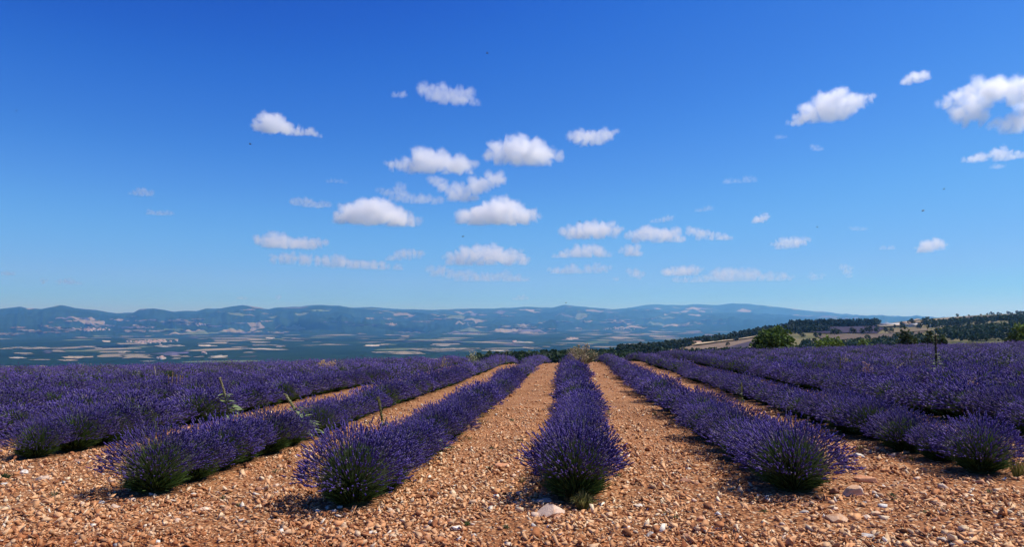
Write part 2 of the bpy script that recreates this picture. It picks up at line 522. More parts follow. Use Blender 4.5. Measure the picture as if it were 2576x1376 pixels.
# ---- fields far down in the valley and up on the foothills
def valley_hit(px, py):
    """Where a picture point meets valley floor or mountain foot."""
    px = np.atleast_1d(np.asarray(px, float)); py = np.atleast_1d(np.asarray(py, float))
    d = ray(px, py)
    hz = np.linalg.norm(d[:, :2], axis=1)
    best = np.full(len(px), np.inf); P = np.zeros((len(px), 3))
    t = (VALLEY - EYE[2]) / np.minimum(d[:, 2], -1e-4)
    for k in range(4):
        q = EYE + d * t[:, None]
        zf = VALLEY + 14 * fbm(q[:, :2] / 1800, 4, 2)
        t = (zf - EYE[2]) / np.minimum(d[:, 2], -1e-4)
    P = EYE + d * t[:, None]; best = t * hz
    for w in ('left', 'middle', 'far'):
        X = RIDGES[w][0]
        s = np.linspace(0, 1, 60)
        I = np.nonzero((px > X[0]) & (px < X[-1]) & (py < 850))[0]
        if not len(I): continue
        q = ridge_points(w, np.repeat(px[I][:, None], 60, 1), np.repeat(s[None], len(I), 0))
        rr = np.hypot(q[..., 0], q[..., 1]); el = (q[..., 2] - EYE[2]) / rr
        ok = el >= (d[I, 2] / hz[I])[:, None]
        for j, i in enumerate(I):
            if not ok[j].any(): continue
            k = int(ok[j].argmax())
            q0 = q[j, 0] if k == 0 else q[j, k - 1] + (q[j, k] - q[j, k - 1]) * ((d[i, 2] / hz[i] - el[j, k - 1]) / (el[j, k] - el[j, k - 1] + 1e-12))
            r0 = np.hypot(q0[0], q0[1])
            if r0 < best[i]: best[i] = r0; P[i] = q0
    return P

def patch_mesh(name, P0, rings, mat, lift):
    """A draped patch: centre point, then rings of points."""
    V = np.concatenate([P0[None]] + rings); V = V.copy(); V[:, 2] += lift
    n = len(rings[0]); T = []
    for i in range(n):
        T.append((0, 1 + i, 1 + (i + 1) % n))
    for k in range(len(rings) - 1):
        a0, b0 = 1 + k * n, 1 + (k + 1) * n
        for i in range(n):
            j = (i + 1) % n
            T += [(a0 + i, b0 + i, b0 + j), (a0 + i, b0 + j, a0 + j)]
    return mesh_np(name, V, np.array(T), mat)

A_ = [(260,455,230,12,'s'),(180,500,90,12,'s'),(130,530,60,7,'p'),(600,525,130,12,'s'),(520,550,80,6,'s'),(1020,520,150,17,'s'),(440,480,45,9,'s'),(990,423,130,10,'s'),
      (1270,440,110,10,'p'),(800,405,35,6,'p'),(700,447,70,6,'s'),(740,458,30,4,'p'),(920,487,30,7,'p'),(1050,485,50,5,'s'),(1640,523,85,14,'p'),(1530,490,14,7,'p'),(1500,522,50,5,'s'),
      (1360,518,80,6,'s'),(1980,463,150,8,'p'),(2000,435,120,6,'s'),(1870,490,45,5,'s'),(1840,340,90,7,'m'),(1830,340,70,5,'s'),(2080,338,95,9,'s'),(1530,438,60,8,'p'),(1530,385,45,4,'s'),
      (2030,380,40,6,'p'),(2240,385,40,5,'s'),(600,376,50,5,'s'),(1390,351,40,4,'p'),(1260,355,35,3,'s'),(1920,296,35,4,'p'),(1990,253,60,5,'s'),(1330,535,40,4,'p'),(1100,555,70,6,'s'),
      (50,596,70,6,'s'),(330,596,120,5,'s'),(60,460,70,6,'s'),(350,485,60,9,'m'),(1290,500,140,16,'m'),(300,545,80,4,'s'),(1590,440,40,3,'p'),(1440,378,60,5,'m'),(2110,445,30,3,'p'),
      (890,240,60,11,'s'),(720,244,35,6,'s'),(1000,217,35,5,'p'),(1400,252,110,14,'s'),(1400,272,55,9,'p'),(1240,255,42,11,'s'),(1020,284,30,8,'p'),(540,250,60,8,'s'),(700,275,60,12,'b'),
      (450,305,90,14,'b'),(230,325,100,12,'s'),(330,290,60,9,'b'),(820,285,80,12,'b'),(1060,327,160,9,'s'),(60,350,80,10,'b'),(600,312,80,8,'s'),(1080,300,100,9,'b'),(140,300,70,9,'b'),
      (1490,236,60,5,'s'),(1500,278,80,8,'m'),(640,235,45,8,'m'),(1830,168,40,4,'s'),(1880,166,28,7,'s'),(1720,265,60,4,'p'),(1300,318,90,8,'g'),(380,262,30,5,'s'),(470,322,100,8,'s'),(350,338,120,6,'b'),
      (130,345,120,5,'s'),(700,300,60,5,'s'),(960,300,70,6,'m'),(1050,250,50,9,'b'),(1150,243,40,7,'m'),(1620,290,70,6,'m'),(1800,268,50,3,'s'),(2000,195,40,4,'s'),(2400,170,90,9,'g'),(2480,258,80,6,'m')]
B_ = [(260,436,62,7,'p'),(350,428,50,6,'s'),(450,492,190,15,'s'),(770,434,72,8,'p'),(780,472,190,14,'s'),(950,459,370,5,'s'),(1190,475,130,5,'p'),(1450,455,70,7,'s'),(620,257,90,9,'s'),
      (390,232,50,9,'s'),(510,229,55,6,'s'),(230,231,40,7,'s'),(780,236,140,6,'b'),(165,347,45,8,'s'),(420,358,55,4,'p'),(510,368,40,8,'s'),(1250,291,60,10,'s'),(1410,297,95,9,'s'),
      (1060,297,60,5,'p'),(1430,339,110,7,'s'),(1000,332,80,4,'s'),(980,266,30,4,'p'),(1390,413,68,8,'p'),(1760,388,50,7,'p'),(1650,430,60,4,'s'),(1950,412,80,9,'g'),(1860,426,60,6,'s'),
      (1670,255,110,6,'b'),(1860,252,60,7,'s'),(2110,240,120,8,'b'),(2110,260,130,8,'b'),(2140,384,80,3,'p'),(2400,368,60,8,'s'),(2430,336,80,5,'p'),(2280,300,50,8,'s'),(2330,232,60,4,'s'),
      (1590,310,70,4,'s'),(575,401,40,5,'p'),(480,336,30,6,'s'),(60,260,50,6,'m'),(200,280,130,6,'m'),(400,283,50,5,'s'),(1800,305,30,6,'p'),(1930,322,30,5,'p'),(2020,308,30,4,'s'),(1480,352,50,4,'s'),
      (300,190,50,5,'s'),(1080,205,40,5,'b'),(1270,212,60,5,'b'),(1800,178,50,3,'s'),(2060,185,40,5,'b'),(2240,395,40,4,'s'),(1150,325,40,3,'p'),(640,332,30,4,'s'),(880,408,80,3,'m')]
C_ = [(260,240,110,4,'b'),(280,270,80,5,'s'),(40,282,60,6,'s'),(60,342,90,8,'s'),(190,215,25,3,'s'),(100,330,60,5,'b'),(230,355,60,6,'b')]
M_STRAWF = crop_land('distant_straw', (0.205, 0.168, 0.125), copses=.515)  # darker straw for far plots; the dulling by haze is put into the colour
FM = {'sf': ('straw_field', M_STRAWF), 's': ('straw_field', M_STRAW), 'p': ('stubble_field', M_PALE), 'm': ('lavender_field', M_MAUVE), 'b': ('ploughed_field', M_PLOUGH), 'g': ('meadow', M_GREENF)}
def valley_fields():
    todo, pts = [], []
    for ox, lst in ((0, A_), (852.2, B_), (1714.1, C_)):
        for (cx, cy, hw, hh, k) in lst:
            cx, cy, hw, hh = ox + cx * 0.3346, 724.8 + cy * 0.3346, hw * 0.29, hh * 0.27
            n = 18
            turn = rnd.choice([1, 1, 2, 3])
            a = np.linspace(0, 2 * np.pi, n, endpoint=False)
            p = rnd.uniform(2.2, 5.0)
            sq = 1 / (np.abs(np.cos(a)) ** p + np.abs(np.sin(a)) ** p) ** (1 / p)
            jag = np.repeat(1 + RNG.normal(0, 0.22, n // turn), turn) + RNG.normal(0, .07, n)
            sk = rnd.uniform(-0.5, 0.5)
            X, Y = [cx], [cy]
            for q in (0.5, 1.0):
                j = jag if q == 1 else 1
                X += list(cx + hw * (np.cos(a) * sq * q * j + sk * np.sin(a) * sq * q * j)); Y += list(cy + hh * np.sin(a) * sq * q * j)
            todo.append(k); pts.append((X, Y))
    X = np.array([p[0] for p in pts]); Y = np.array([p[1] for p in pts])
    H = valley_hit(X.ravel(), Y.ravel()).reshape(len(todo), -1, 3)
    for k, P in zip(todo, H):
        P0 = P[0]; d = np.hypot(*P0[:2]); rr = np.hypot(P[:, 0], P[:, 1])
        if rr.max() > d * 1.6 or rr.min() < d * 0.6: continue
        if d > 8500: k = {'s': 'sf', 'p': 'sf'}.get(k, k)
        name, m = FM[k]
        obj(name, patch_mesh(name, P0, [P[1:19], P[19:37]], m, 2.5 + d * 0.0004), kind='structure')
valley_fields()

# ---- plots up on the hillside, seen from below
def hill_patch(name, poly, mat, lift=0.6):
    poly = np.array(poly, float)
    seg = []
    for i in range(len(poly)):
        a, b = poly[i], poly[(i + 1) % len(poly)]
        for t in np.linspace(0, 1, 5)[:-1]:
            seg.append(a + (b - a) * t)
    seg = np.array(seg); seg += RNG.normal(0, [1.6, 0.35], seg.shape)
    c = seg.mean(0)
    rings = [hill_at(c[0] + (seg[:, 0] - c[0]) * q, c[1] + (seg[:, 1] - c[1]) * q) for q in (0.2, 0.4, 0.6, 0.8, 1.0)]
    obj(name, patch_mesh(name, hill_at(c[0], c[1]), rings, mat, lift), kind='structure')
M_TAN = crop_land('dry_tan_grass', (0.27, 0.205, 0.135), 0.25, 1 / 30.0)
M_BARE = crop_land('pale_bare_earth', (0.40, 0.32, 0.22), 0.2, 1 / 15.0)
M_LAVF = crop_land('hill_lavender', (0.065, 0.055, 0.085), 0.3, 1 / 8.0)
M_FALLOW = crop_land('fallow_brown', (0.17, 0.13, 0.105), 0.3, 1 / 12.0)
hill_patch('lavender_field', [(2030, 823), (2190, 821), (2225, 829), (2205, 840), (2060, 840), (2000, 834)], M_LAVF, 1.2)
hill_patch('straw_field', [(2196, 819), (2290, 811), (2380, 802), (2440, 797), (2420, 803), (2330, 810), (2290, 818), (2220, 822)], M_TAN, 1.5)
hill_patch('bare_field', [(2195, 820), (2280, 813), (2300, 815), (2270, 822), (2215, 825)], M_BARE, 2.2)
hill_patch('fallow_field', [(2400, 803), (2440, 798), (2576, 792), (2700, 790), (2700, 797), (2500, 803)], M_FALLOW, 1.5)
hill_patch('fallow_field', [(2050, 846), (2280, 838), (2330, 836), (2310, 845), (2180, 857), (2070, 858)], M_FALLOW, 1.0)
hill_patch('stubble_field', [(2225, 832), (2300, 828), (2340, 828), (2330, 834), (2240, 838)], M_TAN, 1.2)
hill_patch('fallow_field', [(1700, 880), (1790, 862), (1900, 852), (1905, 868), (1880, 884), (1760, 892)], M_FALLOW, 0.9)
hill_patch('lavender_field', [(1820, 876), (1890, 862), (1960, 862), (1950, 880), (1850, 888)], M_LAVF, 1.3)
hill_patch('stubble_field', [(1735, 868), (1800, 858), (1905, 848), (1908, 852), (1810, 864), (1740, 874)], M_TAN, 1.5)
hill_patch('straw_field', [(2380, 826), (2470, 820), (2520, 818), (2500, 824), (2400, 830)], M_TAN, 1.2)
hill_patch('straw_field', [(2560, 808), (2640, 803), (2640, 808), (2570, 811)], M_TAN, 1.2)
hill_patch('straw_field', [(1640, 884), (1680, 878), (1700, 880), (1660, 888)], M_TAN, 1.2)
hill_patch('dirt_track', [(2250, 822), (2310, 803), (2318, 803), (2264, 822)], M_BARE, 2.6)
hill_patch('dirt_track', [(1745, 871), (1850, 858), (1905, 849), (1906, 851), (1850, 861), (1746, 874)], M_BARE, 2.2)
hill_patch('dirt_track', [(1880, 874), (1945, 857), (1949, 858), (1888, 876)], M_BARE, 2.2)

# ---- air
def haze_box():
    m, nt, out = material('blue_haze')
    v = node(nt, 'ShaderNodeVolumePrincipled', {'Color': (0.17, 0.50, 1.0, 1), 'Absorption Color': (1, 1, 1, 1), 'Density': 6.0e-5, 'Anisotropy': 0.3})
    nt.links.new(v.outputs[0], out.inputs['Volume'])
    R, z0, z1 = 42000.0, VALLEY - 40, 600.0
    V = np.array([(x, y, z) for x in (-R, R) for y in (-R, R) for z in (z0, z1)])
    Q = np.array([(0, 1, 3, 2), (4, 6, 7, 5), (0, 4, 5, 1), (2, 3, 7, 6), (0, 2, 6, 4), (1, 5, 7, 3)])
    obj('haze', mesh_np('haze', V, Q, m), kind='stuff')
haze_box()

# ------------------------------------------------------------------ lavender
M_FLOWER = tone_material('lavender_flowers', 0.85, 0.22, 25.0, translucent=0.30, obj_random=0.22)
M_LEAFY = tone_material('lavender_leaves_and_stems', 0.85, 0.25, 20.0, translucent=0.22, obj_random=0.14)

def perp(D):
    u = np.cross(D, np.array([0.23, 0.11, 0.97]))
    u /= np.linalg.norm(u, axis=1, keepdims=True) + 1e-9
    return u, np.cross(D, u)

def blades(A, P0, P1, P2, w, C0, C2, rng):
    """Bent, flat, tapering blades: 3 triangles each."""
    D = P2 - P0; D /= np.linalg.norm(D, axis=1, keepdims=True) + 1e-9
    u, v = perp(D)
    a = rng.uniform(0, np.pi, len(P0))[:, None]
    s = (u * np.cos(a) + v * np.sin(a)) * (np.asarray(w).reshape(-1, 1))
    V = np.stack([P0 - s, P0 + s, P1 - s * .8, P1 + s * .8, P2], 1).reshape(-1, 3)
    b = (np.arange(len(P0)) * 5)[:, None, None]
    T = (b + np.array([(0, 1, 3), (0, 3, 2), (2, 3, 4)])[None]).reshape(-1, 3)
    Cm = (C0 + C2) / 2
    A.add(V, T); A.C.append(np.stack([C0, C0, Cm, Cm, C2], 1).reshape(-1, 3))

def heads(A, P, D, L, R, C, rng, rings, sides=3):
    """Flower spikes: whorled spindles along D."""
    n = len(P); u, v = perp(D)
    ph = rng.uniform(0, 6.28, n)
    zs, rs = rings
    V = []
    for k, (z, r) in enumerate(zip(zs, rs)):
        for j in range(sides):
            a = ph + 2 * np.pi * j / sides + k * 0.6
            V.append(P + D * (L * z)[:, None] + (u * np.cos(a)[:, None] + v * np.sin(a)[:, None]) * (R * r * rng.uniform(.75, 1.25, n))[:, None])
    V.append(P + D * L[:, None])
    V = np.stack(V, 1)
    m = V.shape[1]; T = []
    for k in range(len(zs) - 1):
        for j in range(sides):
            a, b = k * sides + j, k * sides + (j + 1) % sides
            T += [(a, b, b + sides), (a, b + sides, a + sides)]
    for j in range(sides):
        T.append(((len(zs) - 1) * sides + j, (len(zs) - 1) * sides + (j + 1) % sides, m - 1))
    T = ((np.arange(n) * m)[:, None, None] + np.array(T)[None]).reshape(-1, 3)
    A.add(V.reshape(-1, 3), T)
    A.C.append(np.repeat(C[:, None], m, 1).reshape(-1, 3))

def flower_colours(n, rng):
    t = rng.random(n)[:, None]
    c = np.array([0.072, 0.050, 0.250]) * (1 - t) + np.array([0.142, 0.103, 0.355]) * t
    c = c * rng.uniform(0.6, 1.35, (n, 1))
    old = rng.random(n) < 0.15
    c[old] = np.array([0.20, 0.17, 0.25]) * rng.uniform(0.7, 1.3, (old.sum(), 1))
    return c

def bush_meshes(seed, n, lod, R=0.49, H=0.60, flowering=1.0, lowest=17):
    rng = np.random.default_rng(seed)
    A, B = Acc(), Acc()
    # dark green core dome, put in to block the view through the leaves
    th = np.linspace(0, 2 * np.pi, 10, endpoint=False)
    V = [(0, 0, H * 0.44)]
    for e, q in ((55, .9), (25, 1.0), (-5, 0.9)):
        for a in th:
            k = q * rng.uniform(.85, 1.1)
            V.append((R * .36 * k * math.cos(math.radians(e)) * math.cos(a), R * .36 * k * math.cos(math.radians(e)) * math.sin(a), H * .44 * k * max(0, math.sin(math.radians(e)))))
    T = [(0, 1 + i, 1 + (i + 1) % 10) for i in range(10)]
    for k in range(2):
        for i in range(10):
            a, b = 1 + k * 10 + i, 1 + k * 10 + (i + 1) % 10
            T += [(a, a + 10, b + 10), (a, b + 10, b)]
    A.add(V, T, (0.032, 0.050, 0.016))
    # leaves
    nl = int(n * (1.9 if lod == 0 else 1.3))
    f = rng.uniform(0, 2 * np.pi, nl); s = rng.uniform(0.0, 1.0, nl) ** 1.15; e = np.arcsin(np.clip(s, 0, 1))
    d = np.stack([np.cos(f) * np.cos(e), np.sin(f) * np.cos(e), np.sin(e) + 0.50], 1)
    P0 = np.stack([d[:, 0] * R * .25, d[:, 1] * R * .25, 0.02 + s.clip(0) * H * .36], 1)
    ln = rng.uniform(0.10, 0.24, nl)[:, None] * (R / .49)
    P2 = P0 + d * ln + rng.normal(0, .02, (nl, 3)); P1 = (P0 + P2) / 2 + np.array([0, 0, .015])
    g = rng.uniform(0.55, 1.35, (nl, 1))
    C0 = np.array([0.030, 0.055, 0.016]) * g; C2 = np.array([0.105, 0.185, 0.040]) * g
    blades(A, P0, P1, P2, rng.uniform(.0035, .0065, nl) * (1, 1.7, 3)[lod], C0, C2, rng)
    # flowering stems
    n = int(n * flowering)
    f = rng.uniform(0, 2 * np.pi, n); s = rng.uniform(math.sin(math.radians(lowest)), 1, n); e = np.arcsin(s)
    q = rng.normal(1.0, 0.10, n).clip(.72, 1.22)
    tip = np.stack([R * np.cos(e) * np.cos(f) * q, R * np.cos(e) * np.sin(f) * q, 0.05 + (H - .05) * s * q], 1)
    tip += rng.normal(0, .02, (n, 3))
    base = np.stack([tip[:, 0] * .22, tip[:, 1] * .22, 0.08 + tip[:, 2] * .22], 1)
    mid = base + (tip - base) * .55 + np.array([0, 0, .035]) * rng.uniform(0, 1, (n, 1))
    D = tip - mid; D /= np.linalg.norm(D, axis=1, keepdims=True)
    D += rng.normal(0, .10, (n, 3)) + np.array([0, 0, .10]); D /= np.linalg.norm(D, axis=1, keepdims=True)
    g = rng.uniform(.7, 1.3, (n, 1))
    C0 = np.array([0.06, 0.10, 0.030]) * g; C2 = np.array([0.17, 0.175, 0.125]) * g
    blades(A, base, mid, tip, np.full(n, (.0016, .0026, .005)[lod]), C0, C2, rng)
    L = rng.uniform(.034, .070, n) * (1, 1.1, 1.5)[lod]; W = rng.uniform(.0060, .0090, n) * (1, 1.35, 2.4)[lod]
    rings = (([0, .14, .30, .44, .62, .78], [.35, 1.0, .55, 1.05, .55, .8]) if lod == 0 else ([0, .3, .75], [.5, 1.1, .7]) if lod == 1 else ([.3], [1.1]))
    heads(B, tip - D * (L * .3)[:, None], D, L, W, flower_colours(n, rng), rng, rings)
    return A, B

VAR = {0: [], 1: [], 2: []}
for k in range(6):
    a, b = bush_meshes(100 + k, 1450, 0, R=(.50, .47, .52, .48, .50, .46)[k], H=(.62, .58, .60, .56, .64, .55)[k], flowering=(1, 1, 1, .95, .9, .55)[k], lowest=(17, 26, 20, 19, 21, 23)[k])
    VAR[0].append((a.mesh('lavender_leaves', M_LEAFY), b.mesh('lavender_flowers', M_FLOWER)))
for k in range(5):
    a, b = bush_meshes(200 + k, 700, 1, R=(.50, .48, .52, .49, .47)[k], H=(.60, .57, .62, .55, .56)[k], flowering=(1, 1, .95, 1, .6)[k])
    VAR[1].append((a.mesh('lavender_leaves', M_LEAFY), b.mesh('lavender_flowers', M_FLOWER)))
FAR = [bush_meshes(300 + k, 170, 2, R=.50, H=.53, flowering=(1, 1, 1, .7)[k]) for k in range(4)]

# rows: x where each row stands and where its front bush stands
ENDS = {-3: (112, 1150), -2: (400, 1237), -1: (885, 1266), 0: (1447, 1254), 1: (1985, 1232), 2: (2452, 1187)}
ROWX, ROWY = {}, {}
for r, (px, py) in ENDS.items():
    p = field_hit(px, py); ROWX[r], ROWY[r] = float(p[0]), float(p[1])
print('rows', {k: (round(ROWX[k], 2), round(ROWY[k], 2)) for k in ROWX})
PITCH_ROW = (ROWX[2] - ROWX[-3]) / 5
for r in range(-22, -3): ROWX[r] = ROWX[-3] + (r + 3) * PITCH_ROW; ROWY[r] = ROWY[-3] + rnd.uniform(-.3, .3)
for r in range(3, 36): ROWX[r] = ROWX[2] + (r - 2) * PITCH_ROW; ROWY[r] = ROWY[2] + rnd.uniform(-.3, .3)

def row_x(r, y):
    return ROWX[r] + 0.05 * math.sin(y * .55 + r * 2.1) + 0.06 * math.sin(y * .16 + r)

def in_view(x, y, margin=1.0):
    d = -math.sin(YAW) * x + math.cos(YAW) * y
    s = math.cos(YAW) * x + math.sin(YAW) * y
    return d > 2 and abs(s) < d * (CX / F) + margin

ORD = ['front', 'second', 'third', 'fourth', 'fifth', 'sixth', 'seventh', 'eighth']
NTH = {1: 'first', 2: 'second', 3: 'third', 4: 'fourth', 5: 'fifth', 6: 'sixth', 7: 'seventh', 8: 'eighth', 9: 'ninth', 10: 'tenth', 11: 'eleventh', 12: 'twelfth', 13: 'thirteenth', 14: 'fourteenth', 15: 'fifteenth'}
def row_name(r):
    if r == 0: return 'middle row'
    return f"{NTH.get(abs(r), 'outer')} row {'left' if r < 0 else 'right'} of the middle"

FRONT_LABEL = {
 0: 'front bush of the middle row, green base above the pale stone slab',
 -1: 'front bush of first row left of the middle, wide and dark',
 -2: 'front bush of second row left of the middle, white pebbles before it',
 -3: 'front bush of third row left of the middle, low with a brownish green base',
 1: 'front bush of first row right of the middle, beside the pale pink wedge of rock',
 2: 'front bush of second row right of the middle, with a bright sunlit green heart',
}
MULL = {'a': (576, 1064), 'b': (768, 1108), 'c': (966, 1118), 'd': (1098, 1136)}
KEEP = [(*[float(v) for v in field_hit(*MULL[k])[:2]], g) for k, g in (('a', .34), ('b', .36), ('c', .22), ('d', .34))]
plants = []
for r in ROWX:
    y = ROWY[r]; k = 0
    while True:
        x = row_x(r, y)
        if y > crest_y(x) + 9: break
        sc = float(np.clip(RNG.normal(.87 if -1 <= r <= 2 else .97 if r == -2 else 1.04, .09), .66, 1.2))
        if k == 0 and r in ENDS: sc = {0: 1.10, -1: 1.08, -2: .98, -3: .90, 1: 1.02, 2: .95}[r]
        if r == 0 and y > 18: sc *= 1.16                            # the middle row fills out towards the crest
        gap = (RNG.random() < .02 and y > 14) or any(math.hypot(x - q[0], y - q[1]) < q[2] for q in KEEP)
        if not gap and in_view(x, y, 4.5):
            plants.append((math.hypot(x, y), r, k, x + RNG.normal(0, .05), y, sc))
        k += 1
        y += RNG.uniform(.50, .70)
plants.sort()
near = [p for p in plants if in_view(p[3], p[4], .9)][:300]
chosen = set(near)
far = [p for p in plants if p not in chosen]
cnt = {}
def nth(n):
    return NTH.get(n) or f"{n}{'th' if 10 < n % 100 < 14 else {1: 'st', 2: 'nd', 3: 'rd'}.get(n % 10, 'th')}"
for (d, r, k, x, y, sc) in near:
    lod = 0 if d < 13 else 1
    weak = RNG.random() < .10 and k > 0
    i = (5 if lod == 0 else 4) if weak else int(RNG.integers(0, 5 if lod == 0 else 4))
    if k == 0: i = {0: 1, -1: 0, -2: 4, -3: 3, 1: 2, 2: 3}.get(r, 0)
    nm = row_name(r)
    cnt[r] = cnt.get(r, 0) + 1
    th = nth(cnt[r])
    look = 'sparse green' if weak else 'purple'
    if k == 0 and r in FRONT_LABEL: lb = FRONT_LABEL[r]
    elif r in ENDS: lb = f'{look} lavender bush, {th} from the front in {nm}'
    else: lb = f"{look} lavender bush, {th} from {'left' if r < 0 else 'right'} edge in {nm}"
    z = float(field_z(x, y))
    root = empty('lavender_bush', (x, y, z - .01), RNG.uniform(0, 6.28), lb, 'lavender bush', f'lavender bushes of the {nm}')
    root.scale = (sc * RNG.uniform(.95, 1.08), sc * RNG.uniform(.95, 1.08), sc * (RNG.uniform(.80, .98) if k else 1))
    a, b = VAR[lod][i]
    obj('foliage', a, parent=root, kind='stuff'); obj('flower_spikes', b, parent=root, kind='stuff')

def far_rows():
    A = Acc()
    FV = []
    for a, b in FAR:
        FV.append([(np.concatenate(q.V), np.concatenate(q.T), np.concatenate(q.C)) for q in (a, b)])
    cols = {}
    hr = np.random.default_rng(8); n_ = len(plants)
    hue = hr.uniform(.62, 1.06, (n_, 1)) * np.where(hr.random((n_, 1)) < .12, np.array([[1.0, 1.25, .62]]), hr.uniform(.92, 1.08, (n_, 3)))
    for mat_i in (0, 1):
        A = Acc()
        for j, (d, r, k, x, y, sc) in enumerate(far):
            V, T, C = FV[(j * 7 + r) % 4][mat_i]
            a = (j * 2.399) % 6.28; ca, sa = math.cos(a), math.sin(a)
            s = sc
            Q = np.stack([(V[:, 0] * ca - V[:, 1] * sa) * s + x, (V[:, 0] * sa + V[:, 1] * ca) * s + y, V[:, 2] * s + field_z(x, y) - .01], 1)
            A.add(Q, T); A.C.append(C * hue[j] if mat_i else C)
        cols[mat_i] = A
    root = empty('lavender', (0, 0, 0), 0); root['kind'] = 'stuff'
    root['label'] = 'far rows of purple lavender running together towards the crest of the field'
    obj('foliage', cols[0].mesh('far_lavender_leaves', M_LEAFY), parent=root)
    obj('flower_spikes', cols[1].mesh('far_lavender_flowers', M_FLOWER), parent=root)
    for c in root.children: c['kind'] = 'stuff'
far_rows()
print('bushes', len(plants))

# ------------------------------------------------------------------ stones
M_STONE = tone_material('limestone', 0.92, 0.22, 60.0, bump=0.35, bump_scale=90.0)
import bmesh
def hull(npts, rng, flat=(1, 1, 1), smoothing=0):
    bm = bmesh.new()
    P = rng.normal(0, 1, (npts, 3)); P /= np.linalg.norm(P, axis=1, keepdims=True)
    P *= rng.uniform(.78, 1.05, (npts, 1)); P *= np.array(flat)
    for p in P: bm.verts.new(p)
    r = bmesh.ops.convex_hull(bm, input=bm.verts)
    dead = list({e for e in r['geom_interior'] + r['geom_unused'] if isinstance(e, bmesh.types.BMVert)})
    bmesh.ops.delete(bm, geom=dead, context='VERTS')
    if smoothing:
        bmesh.ops.bevel(bm, geom=list(bm.edges), offset=smoothing, segments=1, affect='EDGES')
    bmesh.ops.triangulate(bm, faces=list(bm.faces))
    bm.verts.ensure_lookup_table()
    V = np.array([v.co[:] for v in bm.verts]); T = np.array([[v.index for v in f.verts] for f in bm.faces])
    bm.verts.index_update(); T = np.array([[v.index for v in f.verts] for f in bm.faces])
    bm.free()
    return V, T
GR = np.random.default_rng(5)
PEBBLE = [hull(int(GR.integers(6, 9)), GR, (1, GR.uniform(.40, .9), GR.uniform(.28, .75))) for _ in range(40)]
STONE_TONES = np.array([(0.58, 0.288, 0.130), (0.63, 0.352, 0.176), (0.66, 0.425, 0.240), (0.43, 0.182, 0.075), (0.71, 0.53, 0.335), (0.26, 0.10, 0.042), (0.74, 0.65, 0.51)])
TONE_P = np.array([.255, .235, .175, .145, .085, .09, .015])

def near_row(x, y):
    """Distance to the nearest row of plants."""
    d = np.full(x.shape, 9.0)
    for r in ROWX:
        if ROWX[r] < -16 or ROWX[r] > 22: continue
        dd = np.hypot(np.abs(x - ROWX[r]), np.maximum(ROWY[r] - .1 - y, 0))
        d = np.minimum(d, dd)
    return d

def scatter(n, y0, y1, rmed, rsig, rmax, keep_rows=0.28):
    y = np.sqrt(GR.uniform(y0 ** 2, y1 ** 2, n))
    x = (GR.uniform(-1, 1, n) * (CX / F) * 1.10 - math.tan(YAW) * 1.0) * y
    bare = fbm(np.stack([x * 1.3, y * 1.3], -1), 3, 60)             # patches of bare red earth
    ok = (near_row(x, y) > keep_rows) & (GR.random(n) < np.clip(.86 + 1.7 * bare, .22, 1))
    x, y = x[ok], y[ok]
    r = np.minimum(rmed * np.exp(GR.normal(0, rsig, len(x))), rmax)
    return x, y, r

def stone_colours(n, x, y):
    c = STONE_TONES[GR.choice(len(STONE_TONES), n, p=TONE_P)]
    patchy = fbm(np.stack([x * .8, y * .8], -1), 3, 40)[:, None]
    track = np.clip((5.25 + .5 * fbm(np.stack([x * .9, y * .9], -1), 2, 71) - y) / .3, 0, 1)[:, None]   # trodden red headland
    c = c * (1 - track * np.array([.14, .26, .34]))
    return c * GR.uniform(.82, 1.16, (n, 1)) * (1 + .22 * patchy * np.array([.6, 1, 1.1]))

def gravel():
    A = Acc()
    sets = [scatter(16000, 3.9, 5.4, .0125, .55, .05), scatter(26000, 4.9, 6.6, .0165, .58, .06), scatter(25000, 6.4, 9.6, .020, .52, .06), scatter(20000, 9.4, 15, .026, .40, .05, .32), scatter(24000, 14.5, 46, .036, .40, .08, .36)]
    for x, y, r in sets:
        z = field_z(x, y) + np.clip((22 - y) / 10, 0, 1) * 0.018 * fbm(np.stack([x * 3.1, y * 3.1], -1), 3, 6)
        c = stone_colours(len(x), x, y)
        kind = GR.integers(0, len(PEBBLE), len(x))
        for k in range(len(PEBBLE)):
            I = np.nonzero(kind == k)[0]
            if not len(I): continue
            V, T = PEBBLE[k]
            a = GR.uniform(0, 6.28, len(I)); ca, sa = np.cos(a)[:, None], np.sin(a)[:, None]
            tl = GR.normal(0, .42, (len(I), 2))
            X = V[None, :, 0] * ca - V[None, :, 1] * sa; Y = V[None, :, 0] * sa + V[None, :, 1] * ca
            Z = V[None, :, 2] + X * tl[:, :1] + Y * tl[:, 1:]
            R = r[I][:, None]
            Q = np.stack([X * R + x[I][:, None], Y * R + y[I][:, None], Z * R + (z[I] + r[I] * .28)[:, None]], -1)
            TT = (np.arange(len(I)) * len(V))[:, None, None] + T[None]
            A.add(Q.reshape(-1, 3), TT.reshape(-1, 3)); A.C.append(np.repeat(c[I][:, None], len(V), 1).reshape(-1, 3))
    obj('gravel', A.mesh('gravel', M_STONE), kind='stuff', label='orange and tan limestone gravel covering the field')
    print('gravel tris', sum(len(t) for t in A.T))
gravel()

